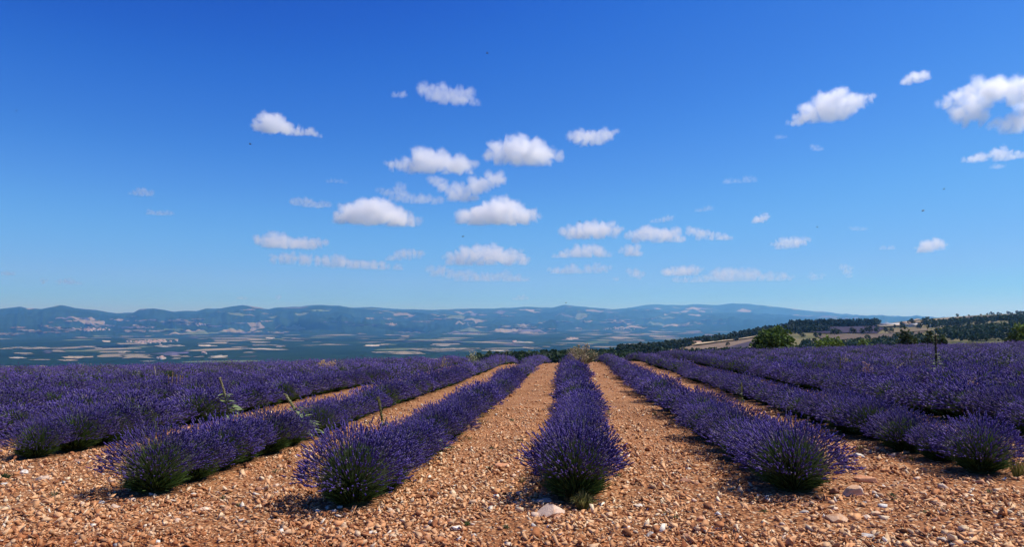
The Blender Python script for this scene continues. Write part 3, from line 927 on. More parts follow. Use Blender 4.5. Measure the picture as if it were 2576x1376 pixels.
COLN = {'w': ((0.66, 0.62, 0.54), 'white'), 'g': ((0.46, 0.42, 0.37), 'grey'), 'p': ((0.64, 0.47, 0.34), 'pale'), 't': ((0.56, 0.36, 0.22), 'tan'), 'o': ((0.55, 0.28, 0.15), 'orange'), 'b': ((0.34, 0.17, 0.10), 'brown')}
ROCKS = [
 (1379,1291,80,40,'p','long pale stone slab tilted in the gravel before the middle row', .55),
 (1371,1262,40,18,'p','pale block of stone behind the long slab, at the middle bush', .2),
 (1342,1321,19,18,'w','white cobble touching the lower end of the long stone slab', 0),
 (1404,1302,24,17,'o','orange stone tucked against the right side of the long slab', 0),
 (1607,1273,24,14,'w','flat white stone right of the grass tuft by the middle row', 0),
 (1541,1318,15,13,'g','small grey stone in front of the grass tuft', 0),
 (1578,1313,22,12,'p','pale flat stone lying just above a smaller white one', 0),
 (1575,1326,19,11,'w','white stone just below the pale flat stone', 0),
 (1658,1286,13,10,'w',None,0),(1679,1268,15,10,'g',None,0),(1513,1268,18,9,'p',None,0),(1638,1345,22,16,'g',None,0),(1287,1224,12,10,'w',None,0),
 (2140,1240,44,38,'p','large pale pink wedge of rock beside the row right of the middle', 0.5),
 (2184,1207,46,27,'o','broad reddish rock on the path behind the pale pink wedge', 0),
 (2098,1236,25,24,'b','dark brown rock between the lavender and the pale pink wedge', 0),
 (2027,1270,27,19,'b','rounded brown rock, the lower of two side by side', 0.2),
 (2043,1265,18,14,'b','rounded brown rock, the upper of two side by side', 0.2),
 (2021,1289,21,15,'g','grey cobble just below the two rounded brown rocks', 0),
 (2105,1306,48,26,'t','large squat tan rock with a small white stone against it', 0),
 (2075,1300,11,17,'w','small white stone standing against the large squat tan rock', 0),
 (2207,1292,26,19,'t','tan rock with a dark shaded face, right of the squat one', 0.3),
 (2181,1302,23,17,'p',None,0),(2186,1348,30,15,'g','flat grey brown rock in the gravel near the lower edge', 0.1),
 (1975,1354,19,17,'p',None,0),(2221,1274,19,12,'w',None,0),(1907,1247,12,10,'w',None,0),(1928,1249,10,9,'w',None,0),(1949,1366,32,17,'o','reddish stone half buried at the lower edge of the picture', 0),
 (1871,1256,17,10,'t',None,0),(60,1188,20,16,'w',None,0),(487,1244,23,17,'w','white cobble beside the second row left of the middle', 0),
 (363,1240,15,13,'w',None,0),(378,1243,13,11,'w',None,0),(390,1246,12,10,'g',None,0),(326,1259,22,14,'p',None,0),(254,1265,24,13,'w',None,0),(516,1281,27,12,'p',None,0),
 (444,1310,17,15,'p',None,0),(607,1308,14,12,'w',None,0),(202,1362,24,15,'w',None,0),(706,1337,13,18,'w',None,0),(149,1283,17,13,'g',None,0),(12,1219,19,11,'w',None,0),
 (395,1364,16,12,'w',None,0),(27,1339,16,15,'g',None,0),(202,1160,24,12,'b',None,0),(799,1285,18,13,'w',None,0),(838,1285,15,14,'w',None,0),(855,1276,14,11,'w',None,0),(820,1278,14,11,'g',None,0),
 (1151,1329,26,19,'w','largest white cobble in the gravel left of the long slab', 0),(1185,1319,17,12,'p',None,0),(1158,1356,17,14,'w',None,0),(941,1341,24,11,'w',None,0),
 (1009,1350,15,14,'p',None,0),(1075,1327,18,11,'p',None,0),(1191,1347,13,12,'g',None,0),(1083,1234,19,9,'w',None,0),(1267,1170,35,16,'o','flat orange slab in the path left of the middle row', 0),
 (1805,1294,17,17,'w',None,0),(2276,1137,15,15,'p',None,0),(2156,1145,24,12,'w',None,0),(1722,1349,19,20,'b',None,0),(2373,1358,21,17,'g',None,0),(1731,1180,16,10,'w',None,0),
 (2304,1203,17,16,'p',None,0),(2362,1269,31,15,'t','flat tan stone in the gravel below the bush with the green heart', 0),
 (1730,1210,30,20,'b',None,0),(1205,1075,12,14,'b',None,0),(2250,1220,18,12,'t',None,0),(2440,1290,20,12,'p',None,0),(2520,1335,20,14,'t',None,0),(660,1230,15,10,'p',None,0),
]
BIG = [hull(11, GR, (1, GR.uniform(.55, .9), GR.uniform(.45, .75))) for _ in range(26)]
def broken_rock(rng):
    """A chipped block: a ball cut by planes, then roughened."""
    bm = bmesh.new(); bmesh.ops.create_icosphere(bm, subdivisions=4, radius=1.0)
    P = np.array([v.co[:] for v in bm.verts]); T = np.array([[v.index for v in f.verts] for f in bm.faces]); bm.free()
    for k in range(11):
        n = rng.normal(0, 1, 3); n /= np.linalg.norm(n); d = rng.uniform(.45, .75)
        over = np.maximum(P @ n - d, 0); P = P - over[:, None] * n * .96
    P = P * (1 + .05 * fbm(P * 2.2, 4, rng.uniform(0, 50))[:, None] + .035 * vnoise(P * 9, rng.uniform(0, 50))[:, None])
    return P, T
CHIPPED = [broken_rock(GR) for _ in range(9)]
def rock(x, y, w, h, tone, label, group, tilt=0.0, big=False):
    V, T = CHIPPED[int(GR.integers(0, len(CHIPPED)))] if big else BIG[int(GR.integers(0, len(BIG)))]
    V = V / (V.max(0) - V.min(0))
    V = V * np.array([w, w * (GR.uniform(.65, .95) if w < .2 else .5), h * 1.15])
    a = tilt
    V = np.stack([V[:, 0] * math.cos(a) - V[:, 2] * math.sin(a) * .3, V[:, 1], V[:, 2] + V[:, 0] * math.sin(a) * .5], 1)
    c = np.repeat((np.array(tone) * GR.uniform(.88, 1.08))[None], len(V), 0)
    if big:
        s = fbm(V / w * 3.5, 4, GR.uniform(0, 90))[:, None]
        c = c * (1 + .35 * s) * np.where(s < -.1, np.array([[1.0, .84, .70]]), 1.0)
    me = mesh_np('rock', V, T, M_STONE, c)
    o = obj('rock', me, label=label, cat='rock', group=group, loc=(x, y, float(field_z(x, y)) + h * .16))
    o.rotation_euler = (0, 0, GR.uniform(-.3, .3))
    return o
def zone(x, y):
    if y < 5.4: return 'gravel strip before the lavender rows'
    best = min(ROWX, key=lambda r: abs(ROWX[r] - x))
    return f"gravel beside the {row_name(best)}"
n_rock = 0
for (px, py, w, h, c, lb, tl) in ROCKS:
    p = field_hit(px, py + h * .2)
    d = math.hypot(p[0], p[1]) * math.cos(math.atan2(p[0], p[1]) + YAW)
    tone, cn = COLN[c]
    g = None if lb else f'{cn} loose stones'
    lb = lb or f'loose {cn} stone lying in the {zone(p[0], p[1])}'
    k_ = 1.25 if w >= 40 else 1.08
    rock(float(p[0]), float(p[1]), w * d / F * k_, h * d / F * k_ * .66, tone, lb, g, tl, w >= 20); n_rock += 1
while n_rock < 300:
    y = float(np.sqrt(GR.uniform(4.4 ** 2, 9.5 ** 2))); x = float((GR.uniform(-1, 1) * (CX / F) - math.tan(YAW)) * y)
    if near_row(np.array([x]), np.array([y]))[0] < .42: continue
    c = GR.choice(list('wgptob'), p=[.03, .03, .26, .30, .27, .11]); tone, cn = COLN[c]
    w = float(np.clip(.055 * math.exp(GR.normal(0, .30)), .04, .12))
    rock(x, y, w, w * GR.uniform(.45, .7), tone, f'loose {cn} stone lying in the {zone(x, y)}', f'{cn} loose stones', GR.normal(0, .15)); n_rock += 1

# ------------------------------------------------------------------ weeds and dry plants among the lavender
M_WEED = tone_material('weed_leaves', 0.8, 0.2, 30.0, translucent=0.25)
M_DRY = tone_material('dry_stalks', 0.9, 0.25, 40.0, translucent=0.1)
WR = np.random.default_rng(77)

def leaf_mesh(L, W, tone, droop, rng):
    """One broad pointed leaf with a folded midrib, growing along +X from the origin."""
    n = 7; V = []; C = []
    for i in range(n):
        t = i / (n - 1)
        w = W * (math.sin(math.pi * min(1, t * .92 + .06)) ** .8) * (1 - .25 * t)
        x = L * t; z = L * (.35 * t - droop * t * t)
        rip = .06 * W * math.sin(t * 9)
        V += [(x, -w, z + .25 * w + rip), (x, 0, z), (x, w, z + .25 * w - rip)]
        C += [tone, (tone[0] * 1.25, tone[1] * 1.2, tone[2] * 1.2), tone]
    T = []
    for i in range(n - 1):
        a = i * 3
        T += [(a, a + 3, a + 4), (a, a + 4, a + 1), (a + 1, a + 4, a + 5), (a + 1, a + 5, a + 2)]
    return mesh_np('leaf', V, np.array(T), M_WEED, np.array(C), smooth=True)
LEAVES = [leaf_mesh(1.0, .19, (0.13, 0.18, 0.075), .45, WR), leaf_mesh(1.0, .24, (0.15, 0.20, 0.09), .62, WR), leaf_mesh(1.0, .16, (0.17, 0.22, 0.07), .30, WR), leaf_mesh(1.0, .21, (0.19, 0.24, 0.12), .5, WR)]

def depth_of(p):
    return -math.sin(YAW) * p[0] + math.cos(YAW) * p[1]

def place(px, py_top, dist):
    """Field position in a picture column at a given depth, and the height that reaches py_top."""
    h = heading(px)
    r = dist / column(px)
    x, y = float(h[0] * r), float(h[1] * r)
    z0 = float(field_z(x, y))
    d = ray(px, py_top); zt = EYE[2] + d[2] / np.linalg.norm(d[:2]) * r
    return x, y, z0, float(zt - z0)

def mullein(px, top, dist, label, nleaf=10, leaf=.26, spike=.5, lean=(0, 0), tone=(0.20, 0.17, 0.08), width=.017, leaf_kind=None, low=.08, high=.5, side=None, foot=None):
    if foot:
        p = field_hit(*foot); x, y, z = float(p[0]), float(p[1]), float(p[2]); dist = depth_of(p)
        tx, ty, _, h = place(px, top, dist); h += 0.0; h = float(_ + h - z)
        lean = ((tx - x) / h, (ty - y) / h)
    else:
        x, y, z, h = place(px, top, dist); x -= lean[0] * h; y -= lean[1] * h
    root = empty('mullein', (x, y, z), 0, label, 'mullein', 'mulleins standing in the lavender')
    def at(t): return Vector((lean[0] * h * t ** 1.6, lean[1] * h * t ** 1.6, h * t))
    A = Acc(); tube(A, [at(t) for t in np.linspace(0, 1 - spike, 7)], np.linspace(width * .75, width * .5, 7), 6, (0.17, 0.18, 0.09))
    obj('stalk', A.mesh('stalk', M_DRY, True), parent=root)
    A = Acc()
    ts = np.linspace(1 - spike, 1, 22)
    tube(A, [at(t) for t in ts], [width * (.55 + .35 * math.sin(k * 2.1) ** 2) * (1 if k < 18 else (22 - k) / 4.5) for k in range(22)], 7, tone)
    for k in range(120):
        t = WR.uniform(1 - spike, .985); p = at(t); a = WR.uniform(0, 6.28); r = width * .75
        b = p + Vector((math.cos(a) * r, math.sin(a) * r, 0)); s = width * WR.uniform(.28, .5)
        V = [b + Vector(v) * s for v in ((1, 0, 0), (-.5, .8, 0), (-.5, -.8, 0), (0, 0, 1.5), (0, 0, -1))]
        A.add([tuple(v) for v in V], [(0, 1, 3), (1, 2, 3), (2, 0, 3), (1, 0, 4), (2, 1, 4), (0, 2, 4)], np.array(tone) * WR.uniform(.5, 2.1))
    obj('seed_head', A.mesh('seed_head', M_DRY), parent=root)
    for k in range(nleaf):
        t = low + (high - low) * (k / max(1, nleaf - 1))
        o = obj('leaf', LEAVES[leaf_kind if leaf_kind is not None else int(WR.integers(0, 4))], parent=root)
        o.location = at(t)
        az = k * 2.399 + WR.uniform(-.3, .3)
        if side is not None and k % 3: az = side + WR.uniform(-.9, .9)
        o.rotation_euler = (WR.uniform(-.35, .35), WR.uniform(-.35, .15), az)
        s = leaf * (1 - .55 * k / max(1, nleaf)) * WR.uniform(.8, 1.15)
        o.scale = (s, s, s)
    return root

def gdepth(px, py):
    p = field_hit(px, py); return depth_of(p)
mullein(556, 949, gdepth(590, 1066), 'tall pale mullein spike with broad leaves in third row left of the middle', 16, .31, .40, tone=(0.19, 0.17, 0.085), width=.025, side=-.3, high=.62, foot=MULL['a'])
mullein(719, 990, gdepth(765, 1104), 'curving mullein with large pale green leaves beside the gravel path, leaning left', 18, .36, .36, tone=(0.19, 0.18, 0.08), width=.025, side=-.2, high=.66, foot=MULL['b'])
mullein(953, 998, gdepth(960, 1105), 'straight dark mullein spike rising from the row left of the middle', 9, .20, .50, tone=(0.10, 0.095, 0.035), width=.021, side=.2, low=.25, high=.56, foot=MULL['c'])
mullein(1075, 1059, gdepth(1090, 1130), 'short mullein with dark green leaves at the path edge of the row', 10, .24, .36, side=0, high=.5, foot=MULL['d'])
mullein(2352, 841, 17.0, 'tallest dark mullein, standing high above the lavender on the right', 22, .24, .46, (.01, 0), (0.06, 0.055, 0.028), .030, 3, low=.30, high=.66)
mullein(2110, 894, 19.0, 'small mullein with yellowish buds in the lavender right of the round tree', 8, .14, .5, (0, 0), (0.12, 0.10, 0.04), .016)
mullein(1862, 962, gdepth(1868, 1018), 'thin yellow green weed spike at the edge of the right hand path', 8, .12, .45, (0, 0), (0.26, 0.25, 0.08), .010, 2)
mullein(1273, 880, 30.0, 'mullein standing on the skyline of the row left of the middle', 6, .16, .5, (0, 0), (0.14, 0.14, 0.06), .022)
mullein(1258, 893, 31.0, 'shorter mullein just left of the one on the skyline', 4, .12, .5, (0, 0), (0.18, 0.14, 0.07), .016)
mullein(392, 921, 24.0, 'pale dry bare stalk leaning in the left lavender', 3, .10, .6, (-.14, 0), (0.36, 0.31, 0.23), .016)
for px, tp, wd in ((428, 943, 'first'), (439, 936, 'second'), (449, 942, 'third'), (458, 944, 'fourth'), (464, 945, 'fifth')):
    mullein(px, tp, 20.0 + WR.uniform(-.3, .3), f'{wd} brown dry mullein from the left in the cluster of five', 5, .11, .42, (WR.uniform(-.05, .05), 0), (0.22, 0.15, 0.08), .016, 0)
mullein(2290, 882, 26.0, 'short brown mullein spike between the round tree and the tallest mullein', 4, .1, .55, (0, 0), (0.16, 0.12, 0.07), .017)
mullein(2563, 921, 18.0, 'short dry mullein at the far right of the lavender', 4, .1, .55, (0, 0), (0.22, 0.19, 0.09), .014)
mullein(2577 - 40, 922, 18.5, 'dry mullein just left of the one at the far right', 4, .1, .55, (0, 0), (0.24, 0.20, 0.11), .012)
mullein(2325, 905, 21.0, 'bent pale mullein a little left of the tallest one', 4, .1, .5, (.05, 0), (0.22, 0.18, 0.12), .014)
mullein(82, 965 + 30, 15.0, 'thin mullein at the left edge of the lavender', 4, .10, .5, (.02, 0), (0.15, 0.15, 0.07), .010)

def twiggy(name, px, top, dist, width_px, label, cat, group, tones, ntw=120, thick=.004, spread=1.0, up=.6, base_h=0.0):
    """Branching dry weed: a bundle of forked twigs."""
    x, y, z, h = place(px, top, dist)
    R = width_px / F * dist / 2
    root = empty(name, (x, y, z), 0, label, cat, group)
    A, B = Acc(), Acc()
    main = max(5, ntw // 12)
    for k in range(main):
        a = WR.uniform(0, 6.28); q = math.sqrt(WR.random()) * spread
        tip = Vector((R * q * math.cos(a), R * q * math.sin(a), h * (1 - .45 * q * q) * WR.uniform(.75, 1)))
        p = [Vector((0, 0, base_h)), Vector((tip.x * .25, tip.y * .25, base_h + (tip.z - base_h) * .45)), Vector((tip.x * .65, tip.y * .65, base_h + (tip.z - base_h) * .8)), tip]
        c = np.array(tones[k % len(tones)]) * WR.uniform(.7, 1.2)
        tube(A, p, [thick * 1.6, thick * 1.3, thick, thick * .5], 4, c)
        for j in range(ntw // main):
            t = WR.uniform(.25, .95); i = min(2, int(t * 3)); f = t * 3 - i
            s = p[i].lerp(p[i + 1], f)
            d = Vector((WR.normal(0, .6), WR.normal(0, .6), WR.uniform(-.1, 1) * up)) + (tip - p[0]).normalized() * .6
            L = h * WR.uniform(.10, .26); e = s + d.normalized() * L; m_ = (s + e) / 2 + Vector((0, 0, L * .12))
            tube(B, [s, m_, e], [thick * .7, thick * .55, thick * .3], 3, c * WR.uniform(.8, 1.3))
            if WR.random() < .5:
                b = thick * WR.uniform(1.5, 3.5)
                V = [e + Vector(v) * b for v in ((1, 0, 0), (-.5, .8, 0), (-.5, -.8, 0), (0, 0, 1.2), (0, 0, -1))]
                B.add([tuple(v) for v in V], [(0, 1, 3), (1, 2, 3), (2, 0, 3), (1, 0, 4), (2, 1, 4), (0, 2, 4)], c * WR.uniform(1.0, 1.5))
    obj('branches', A.mesh('branches', M_DRY), parent=root, kind='stuff')
    obj('twigs', B.mesh('twigs', M_DRY), parent=root, kind='stuff')
    return root
STRAW = [(0.27, 0.20, 0.11), (0.22, 0.18, 0.10), (0.20, 0.19, 0.10), (0.32, 0.25, 0.16)]
PINK = [(0.28, 0.15, 0.12), (0.32, 0.19, 0.15), (0.24, 0.15, 0.11)]
GREYT = [(0.25, 0.26, 0.21), (0.31, 0.31, 0.26), (0.20, 0.22, 0.16)]
twiggy('dry_shrub', 1462, 868, 31.0, 92, 'large straw coloured dry shrub on the crest of the middle row', 'dry shrub', None, STRAW, 520, .012, 1.0, .7)
twiggy('dry_shrub', 1440, 912, 26.0, 100, 'pale bare thistle sprawling over the middle row below the straw shrub', 'dry shrub', None, GREYT + STRAW[:1], 160, .009, 1.0, .7)
twiggy('thistle', 1457, 960, 15.5, 72, 'grey green branching thistle lying on the middle row', 'thistle', None, GREYT, 150, .008, 1.0, .5)
twiggy('dry_grass_clump', 822, 905, 33.0, 66, 'orange straw grass clump on the left skyline of the lavender', 'dry grass', None, [(0.46, 0.30, 0.12), (0.50, 0.36, 0.18)], 260, .010)
twiggy('fuzzy_weed', 1188, 884, 31.0, 30, 'pale green fuzzy weed on the skyline left of the straw shrub', 'weed', None, [(0.20, 0.22, 0.13), (0.28, 0.28, 0.18)], 160, .010)
twiggy('fuzzy_weed', 1120, 898, 31.0, 26, 'low straw weed on the skyline left of the fuzzy green one', 'weed', None, STRAW, 90, .009)
for i, (px, tp, ds, w, lb) in enumerate(((2440, 938, 14.5, 34, 'pinkish dried thistle heads right of the tallest mullein'), (2465, 934, 14.8, 30, 'taller pinkish dried thistle beside another at right'),
        (2512, 950, 14.2, 30, 'reddish dried thistle at the right end of the three'), (2432, 998, 11.0, 34, 'pale pink dry thistle above the sparse green bush at right'), (2468, 996, 11.2, 20, 'small pale pink dry thistle, right of a wider one'),
        (2180, 908, 20.0, 40, 'faint pinkish dry weed in the middle of the right field'), (225, 990, 15.5, 40, 'reddish dry weed between bushes of the left field'), (170, 975, 17.0, 30, 'faint dry weed in the left field'),
        (1845, 930, 21.0, 26, 'small white seed heads in the first right hand row'), (2240, 900, 21.0, 24, 'pale grass tuft left of the tallest mullein'), (2260, 897, 21.5, 18, 'second pale grass tuft left of the tallest mullein'),
        (2480, 915, 19.0, 20, 'pale dry tuft far right in the lavender'), (2120, 888, 26.0, 24, 'pale dry tuft above the small mullein'))):
    tones = PINK if 'pink' in lb or 'red' in lb else [(0.27, 0.23, 0.18), (0.22, 0.18, 0.14)]
    twiggy('dried_thistle' if 'thistle' in lb else 'dry_weed', px, tp + 6, ds, w * .75, lb, 'thistle' if 'thistle' in lb else 'dry weed', None, tones, 70, .007)

def grass_tuft(px, py, w_px, h_px, label, group=None, n=60, tones=((0.12, 0.17, 0.04), (0.26, 0.24, 0.09)), name='grass_tuft'):
    p = field_hit(px, py); d = depth_of(p); R = w_px / F * d / 2; H = h_px / F * d * 1.1
    A = Acc()
    q = np.sqrt(WR.random(n)); a = WR.uniform(0, 6.28, n)
    P0 = np.stack([q * R * .35 * np.cos(a), q * R * .35 * np.sin(a), np.zeros(n)], 1)
    P2 = np.stack([q * R * np.cos(a), q * R * np.sin(a), H * (1 - .6 * q) * WR.uniform(.5, 1.1, n)], 1)
    P1 = (P0 + P2) / 2 + np.array([0, 0, .25]) * H
    t = WR.random((n, 1)); C = np.array(tones[0]) * (1 - t) + np.array(tones[1]) * t
    blades(A, P0, P1, P2, np.full(n, .0028), C * .7, C, WR)
    o = obj(name, A.mesh(name, M_WEED), label=label, cat='grass tuft' if name == 'grass_tuft' else 'weed', group=group, loc=(float(p[0]), float(p[1]), float(field_z(p[0], p[1])) - .004))
    return o
grass_tuft(1468, 1280, 85, 52, 'yellow green grass tuft at the foot of the middle front bush', None, 240, ((0.10, 0.13, 0.03), (0.34, 0.29, 0.10)))
grass_tuft(1430, 1262, 70, 80, 'thin dry grass growing into the base of the middle front bush', None, 70, ((0.20, 0.17, 0.06), (0.36, 0.28, 0.12)))
grass_tuft(2562, 1200, 60, 60, 'sunlit yellow green weed at the right edge, beside the bush', None, 120, ((0.18, 0.20, 0.04), (0.38, 0.34, 0.12)))
grass_tuft(2395, 1035, 70, 45, 'bright green grass tuft among the right hand lavender', None, 160, ((0.10, 0.14, 0.03), (0.20, 0.22, 0.05)))
grass_tuft(10, 1206, 50, 18, 'dark green low weed at the left edge of the gravel', None, 110, ((0.03, 0.06, 0.02), (0.08, 0.12, 0.04)), 'low_weed')
grass_tuft(1176, 1322, 24, 14, 'bright green weed touching the largest white cobble', None, 60, ((0.10, 0.16, 0.04), (0.2, 0.24, 0.08)), 'low_weed')
for (px, py) in ((1672, 1296), (1690, 1305), (1895, 1262), (1915, 1290), (2240, 1250), (2260, 1262), (1280, 1330), (560, 1258), (600, 1275), (320, 1262), (130, 1248), (1240, 1130), (1210, 1050), (1290, 1060), (1310, 1110), (1230, 1180), (1700, 1050), (2330, 1290), (1895, 1362), (2485, 1240), (700, 1190), (1560, 1200)):
    grass_tuft(px + rnd.uniform(-6, 6), py, rnd.uniform(22, 40), rnd.uniform(8, 16), 'sparse low green weed growing in the gravel', 'small weeds in the gravel', 34, ((0.10, 0.14, 0.05), (0.26, 0.26, 0.14)), 'low_weed')

for k in range(46):
    r = int(rnd.choice([-3, -2, -1, 0, 1, 2])); y = ROWY[r] + rnd.uniform(.3, 9.0)
    x = row_x(r, y) + rnd.choice([-1, 1]) * rnd.uniform(.34, .62)
    A = Acc(); n = 22; a = WR.uniform(0, 6.28, n); q = np.sqrt(WR.random(n)); Hh = rnd.uniform(.06, .17); Rr = Hh * rnd.uniform(.5, .9)
    P0 = np.stack([q * .02 * np.cos(a), q * .02 * np.sin(a), np.zeros(n)], 1); P2 = np.stack([q * Rr * np.cos(a), q * Rr * np.sin(a), Hh * (1 - .5 * q) * WR.uniform(.5, 1, n)], 1)
    t = WR.random((n, 1)); C = np.array(rnd.choice([(0.10, 0.14, 0.04), (0.30, 0.23, 0.11), (0.24, 0.22, 0.09)])) * (.7 + .6 * t)
    blades(A, P0, (P0 + P2) / 2 + np.array([0, 0, .2 * Hh]), P2, np.full(n, .0024), C * .8, C, WR)
    obj('grass_tuft', A.mesh('grass_tuft', M_WEED), label=f'thin grass tuft growing beside the {row_name(r)}', cat='grass tuft', group=f'grass tufts beside the {row_name(r)}', loc=(x, y, float(field_z(x, y)) - .004))

# ------------------------------------------------------------------ trees
def leaf_material(name):
    m, nt, out = material(name)
    at = node(nt, 'ShaderNodeAttribute', attribute_name='tone')
    d = node(nt, 'ShaderNodeBsdfPrincipled', {'Base Color': at.outputs['Color'], 'Roughness': .7}); d.inputs['Specular IOR Level'].default_value = .2
    t = node(nt, 'ShaderNodeBsdfTranslucent', {'Color': at.outputs['Color']})
    mx = node(nt, 'ShaderNodeMixShader', {0: .3}); nt.links.new(d.outputs[0], mx.inputs[1]); nt.links.new(t.outputs[0], mx.inputs[2])
    nt.links.new(mx.outputs[0], out.inputs['Surface'])
    return m
M_LEAF = leaf_material('tree_leaves')
M_BARK = tone_material('bark', .95, .3, 6.0)
TR = np.random.default_rng(31)

def crown_acc(A, n, rx, rz, zc, size, tone, rng, lobes=9, conic=0.0):
    """Leaf clumps spread through an uneven, lobed crown."""
    L = rng.normal(0, 1, (lobes, 3)); L /= np.linalg.norm(L, axis=1, keepdims=True); L[:, 2] = np.abs(L[:, 2]) * .9 - .15
    L = L * np.array([rx, rx, rz]) * .58
    k = rng.integers(0, lobes, n)
    P = rng.normal(0, 1, (n, 3)); P /= np.linalg.norm(P, axis=1, keepdims=True)
    P *= (rng.random((n, 1)) ** .4) * np.array([rx, rx, rz]) * rng.uniform(.36, .52, lobes)[k][:, None]
    P = P + L[k]
    if conic:
        t = (P[:, 2] / rz + 1) / 2
        P[:, :2] *= (1.25 - conic * t)[:, None]
    N = rng.normal(0, 1, (n, 3)) + np.array([0, 0, .5]); N /= np.linalg.norm(N, axis=1, keepdims=True)
    u, v = perp(N); s = size * rng.uniform(.6, 1.4, (n, 1))
    P[:, 2] *= rz / np.quantile(np.abs(P[:, 2]), .985); P[:, :2] *= rx / np.quantile(np.hypot(P[:, 0], P[:, 1]), .96)
    c = P + np.array([0, 0, zc])
    V = np.stack([c + u * s, c + v * s * .8, c - u * s * .9 + N * s * .25, c - v * s * .8], 1).reshape(-1, 3)
    T = ((np.arange(n) * 4)[:, None, None] + np.array([(0, 1, 2), (0, 2, 3)])[None]).reshape(-1, 3)
    C = np.array(tone) * rng.uniform(.6, 1.5, (lobes, 1))[k] ** .5 * rng.uniform(.7, 1.3, (n, 1))
    A.add(V, T); A.C.append(np.repeat(C[:, None], 4, 1).reshape(-1, 3))

def tree_meshes(h, w, n, size, tone, rng, trunk=.06, conic=0.0, low=.12, lobes=10):
    A, B = Acc(), Acc()
    rz = h * (1 - low) / 2; zc = h * low + rz
    crown_acc(A, n, w / 2, rz, zc, size, tone, rng, lobes, conic)
    top = Vector((rng.normal(0, .04) * h, rng.normal(0, .04) * h, h * .72))
    tube(B, [(0, 0, -.6), (0, 0, h * low), top * .6, top], [h * trunk * .6, h * trunk * .45, h * trunk * .28, h * trunk * .1], 7, (0.09, 0.07, 0.055))
    for k in range(7):
        a = k * 2.4; z = h * (low + .08 + .07 * k)
        tube(B, [(0, 0, z), (w * .18 * math.cos(a), w * .18 * math.sin(a), z + h * .09), (w * .36 * math.cos(a), w * .36 * math.sin(a), z + h * .2)], [h * trunk * .22, h * trunk * .15, h * trunk * .05], 5, (0.09, 0.07, 0.055))
    return A.mesh('crown', M_LEAF), B.mesh('trunk', M_BARK)

def tree(name, me, loc, rz, sc, label, cat, group=None):
    root = empty(name, loc, rz, label, cat, group); root.scale = sc if hasattr(sc, '__len__') else (sc, sc, sc)
    obj('crown', me[0], parent=root, kind='stuff'); obj('trunk', me[1], parent=root)
    return root

def behind_field(px, top, bottom, dist):
    """Trees just over the crest: foot on the ground there, top at the given row."""
    h = heading(px); r = dist / column(px); x, y = float(h[0] * r), float(h[1] * r)
    z = float(field_z(x, y)) - .1
    return x, y, z, EYE[2] - (top - 800) / F * dist - z
def near_tree(name, px, top, bottom, dist, w_px, tone, n, label, cat, size=.2, **kw):
    x, y, z, h = behind_field(px, top, bottom, dist)
    me = tree_meshes(h, w_px / F * dist, n, size, tone, TR, **kw)
    return tree(name, me, (x, y, z), 0, 1, label, cat)
near_tree('round_tree', 1946, 833, 905, 84, 102, (0.065, 0.115, 0.020), 6500, 'big round green tree standing behind the right hand lavender', 'tree', .20, low=.03, lobes=16, trunk=.04)
near_tree('shrub', 2083, 853, 895, 88, 54, (0.13, 0.20, 0.03), 1600, 'bright yellow green shrub just right of the big round tree', 'shrub', .16, low=.02)
near_tree('shrub', 2060, 860, 895, 87, 34, (0.11, 0.17, 0.03), 900, 'smaller bright shrub between the round tree and the brighter one', 'shrub', .16, low=.02)
near_tree('shrub', 2108, 856, 892, 87, 32, (0.12, 0.18, 0.03), 900, 'bright shrub overlapping the yellow green one at its right', 'shrub', .16, low=.02)
near_tree('shrub', 2175, 857, 890, 92, 46, (0.11, 0.17, 0.035), 1100, 'low bright shrub halfway to the pair of dark trees', 'shrub', .16, low=.02)
near_tree('dark_tree', 2282, 838, 888, 100, 50, (0.040, 0.062, 0.020), 2200, 'dark rounded tree behind the lavender, left of the tallest mullein', 'tree', .2, low=.04)
near_tree('dark_tree', 2335, 842, 885, 102, 44, (0.035, 0.055, 0.020), 1700, 'dark low tree directly left of the tallest mullein', 'tree', .2, low=.04)
near_tree('dark_tree', 2363, 843, 885, 103, 32, (0.035, 0.058, 0.020), 1200, 'dark low tree directly right of the tallest mullein', 'tree', .2, low=.04)
near_tree('bright_tree', 2572, 817, 872, 92, 74, (0.10, 0.155, 0.028), 2600, 'green tree cut by the right edge above the lavender', 'tree', .18, low=.03)
near_tree('shrub', 2540, 842, 872, 93, 34, (0.12, 0.17, 0.03), 900, 'bright shrub at the foot of the tree on the right edge', 'shrub', .15, low=.02)

# woods on the hillside: single trees too many to count, gathered wood by wood
def blob_tree(n, tone, rng, conic=0.0):
    A = Acc(); crown_acc(A, n, .5, .5, .52, .16, tone, rng, 5, conic)
    return np.concatenate(A.V), np.concatenate(A.T), np.concatenate(A.C)
PINE = [blob_tree(46, (0.020, 0.036, 0.018), TR, .5) for _ in range(6)]
OAK = [blob_tree(46, (0.030, 0.052, 0.020), TR) for _ in range(6)]

def in_poly(x, y, poly):
    inside = np.zeros(len(x), bool); n = len(poly)
    for i in range(n):
        (x0, y0), (x1, y1) = poly[i], poly[(i + 1) % n]
        c = ((y0 > y) != (y1 > y)) & (x < (x1 - x0) * (y - y0) / (y1 - y0 + 1e-12) + x0)
        inside ^= c
    return inside

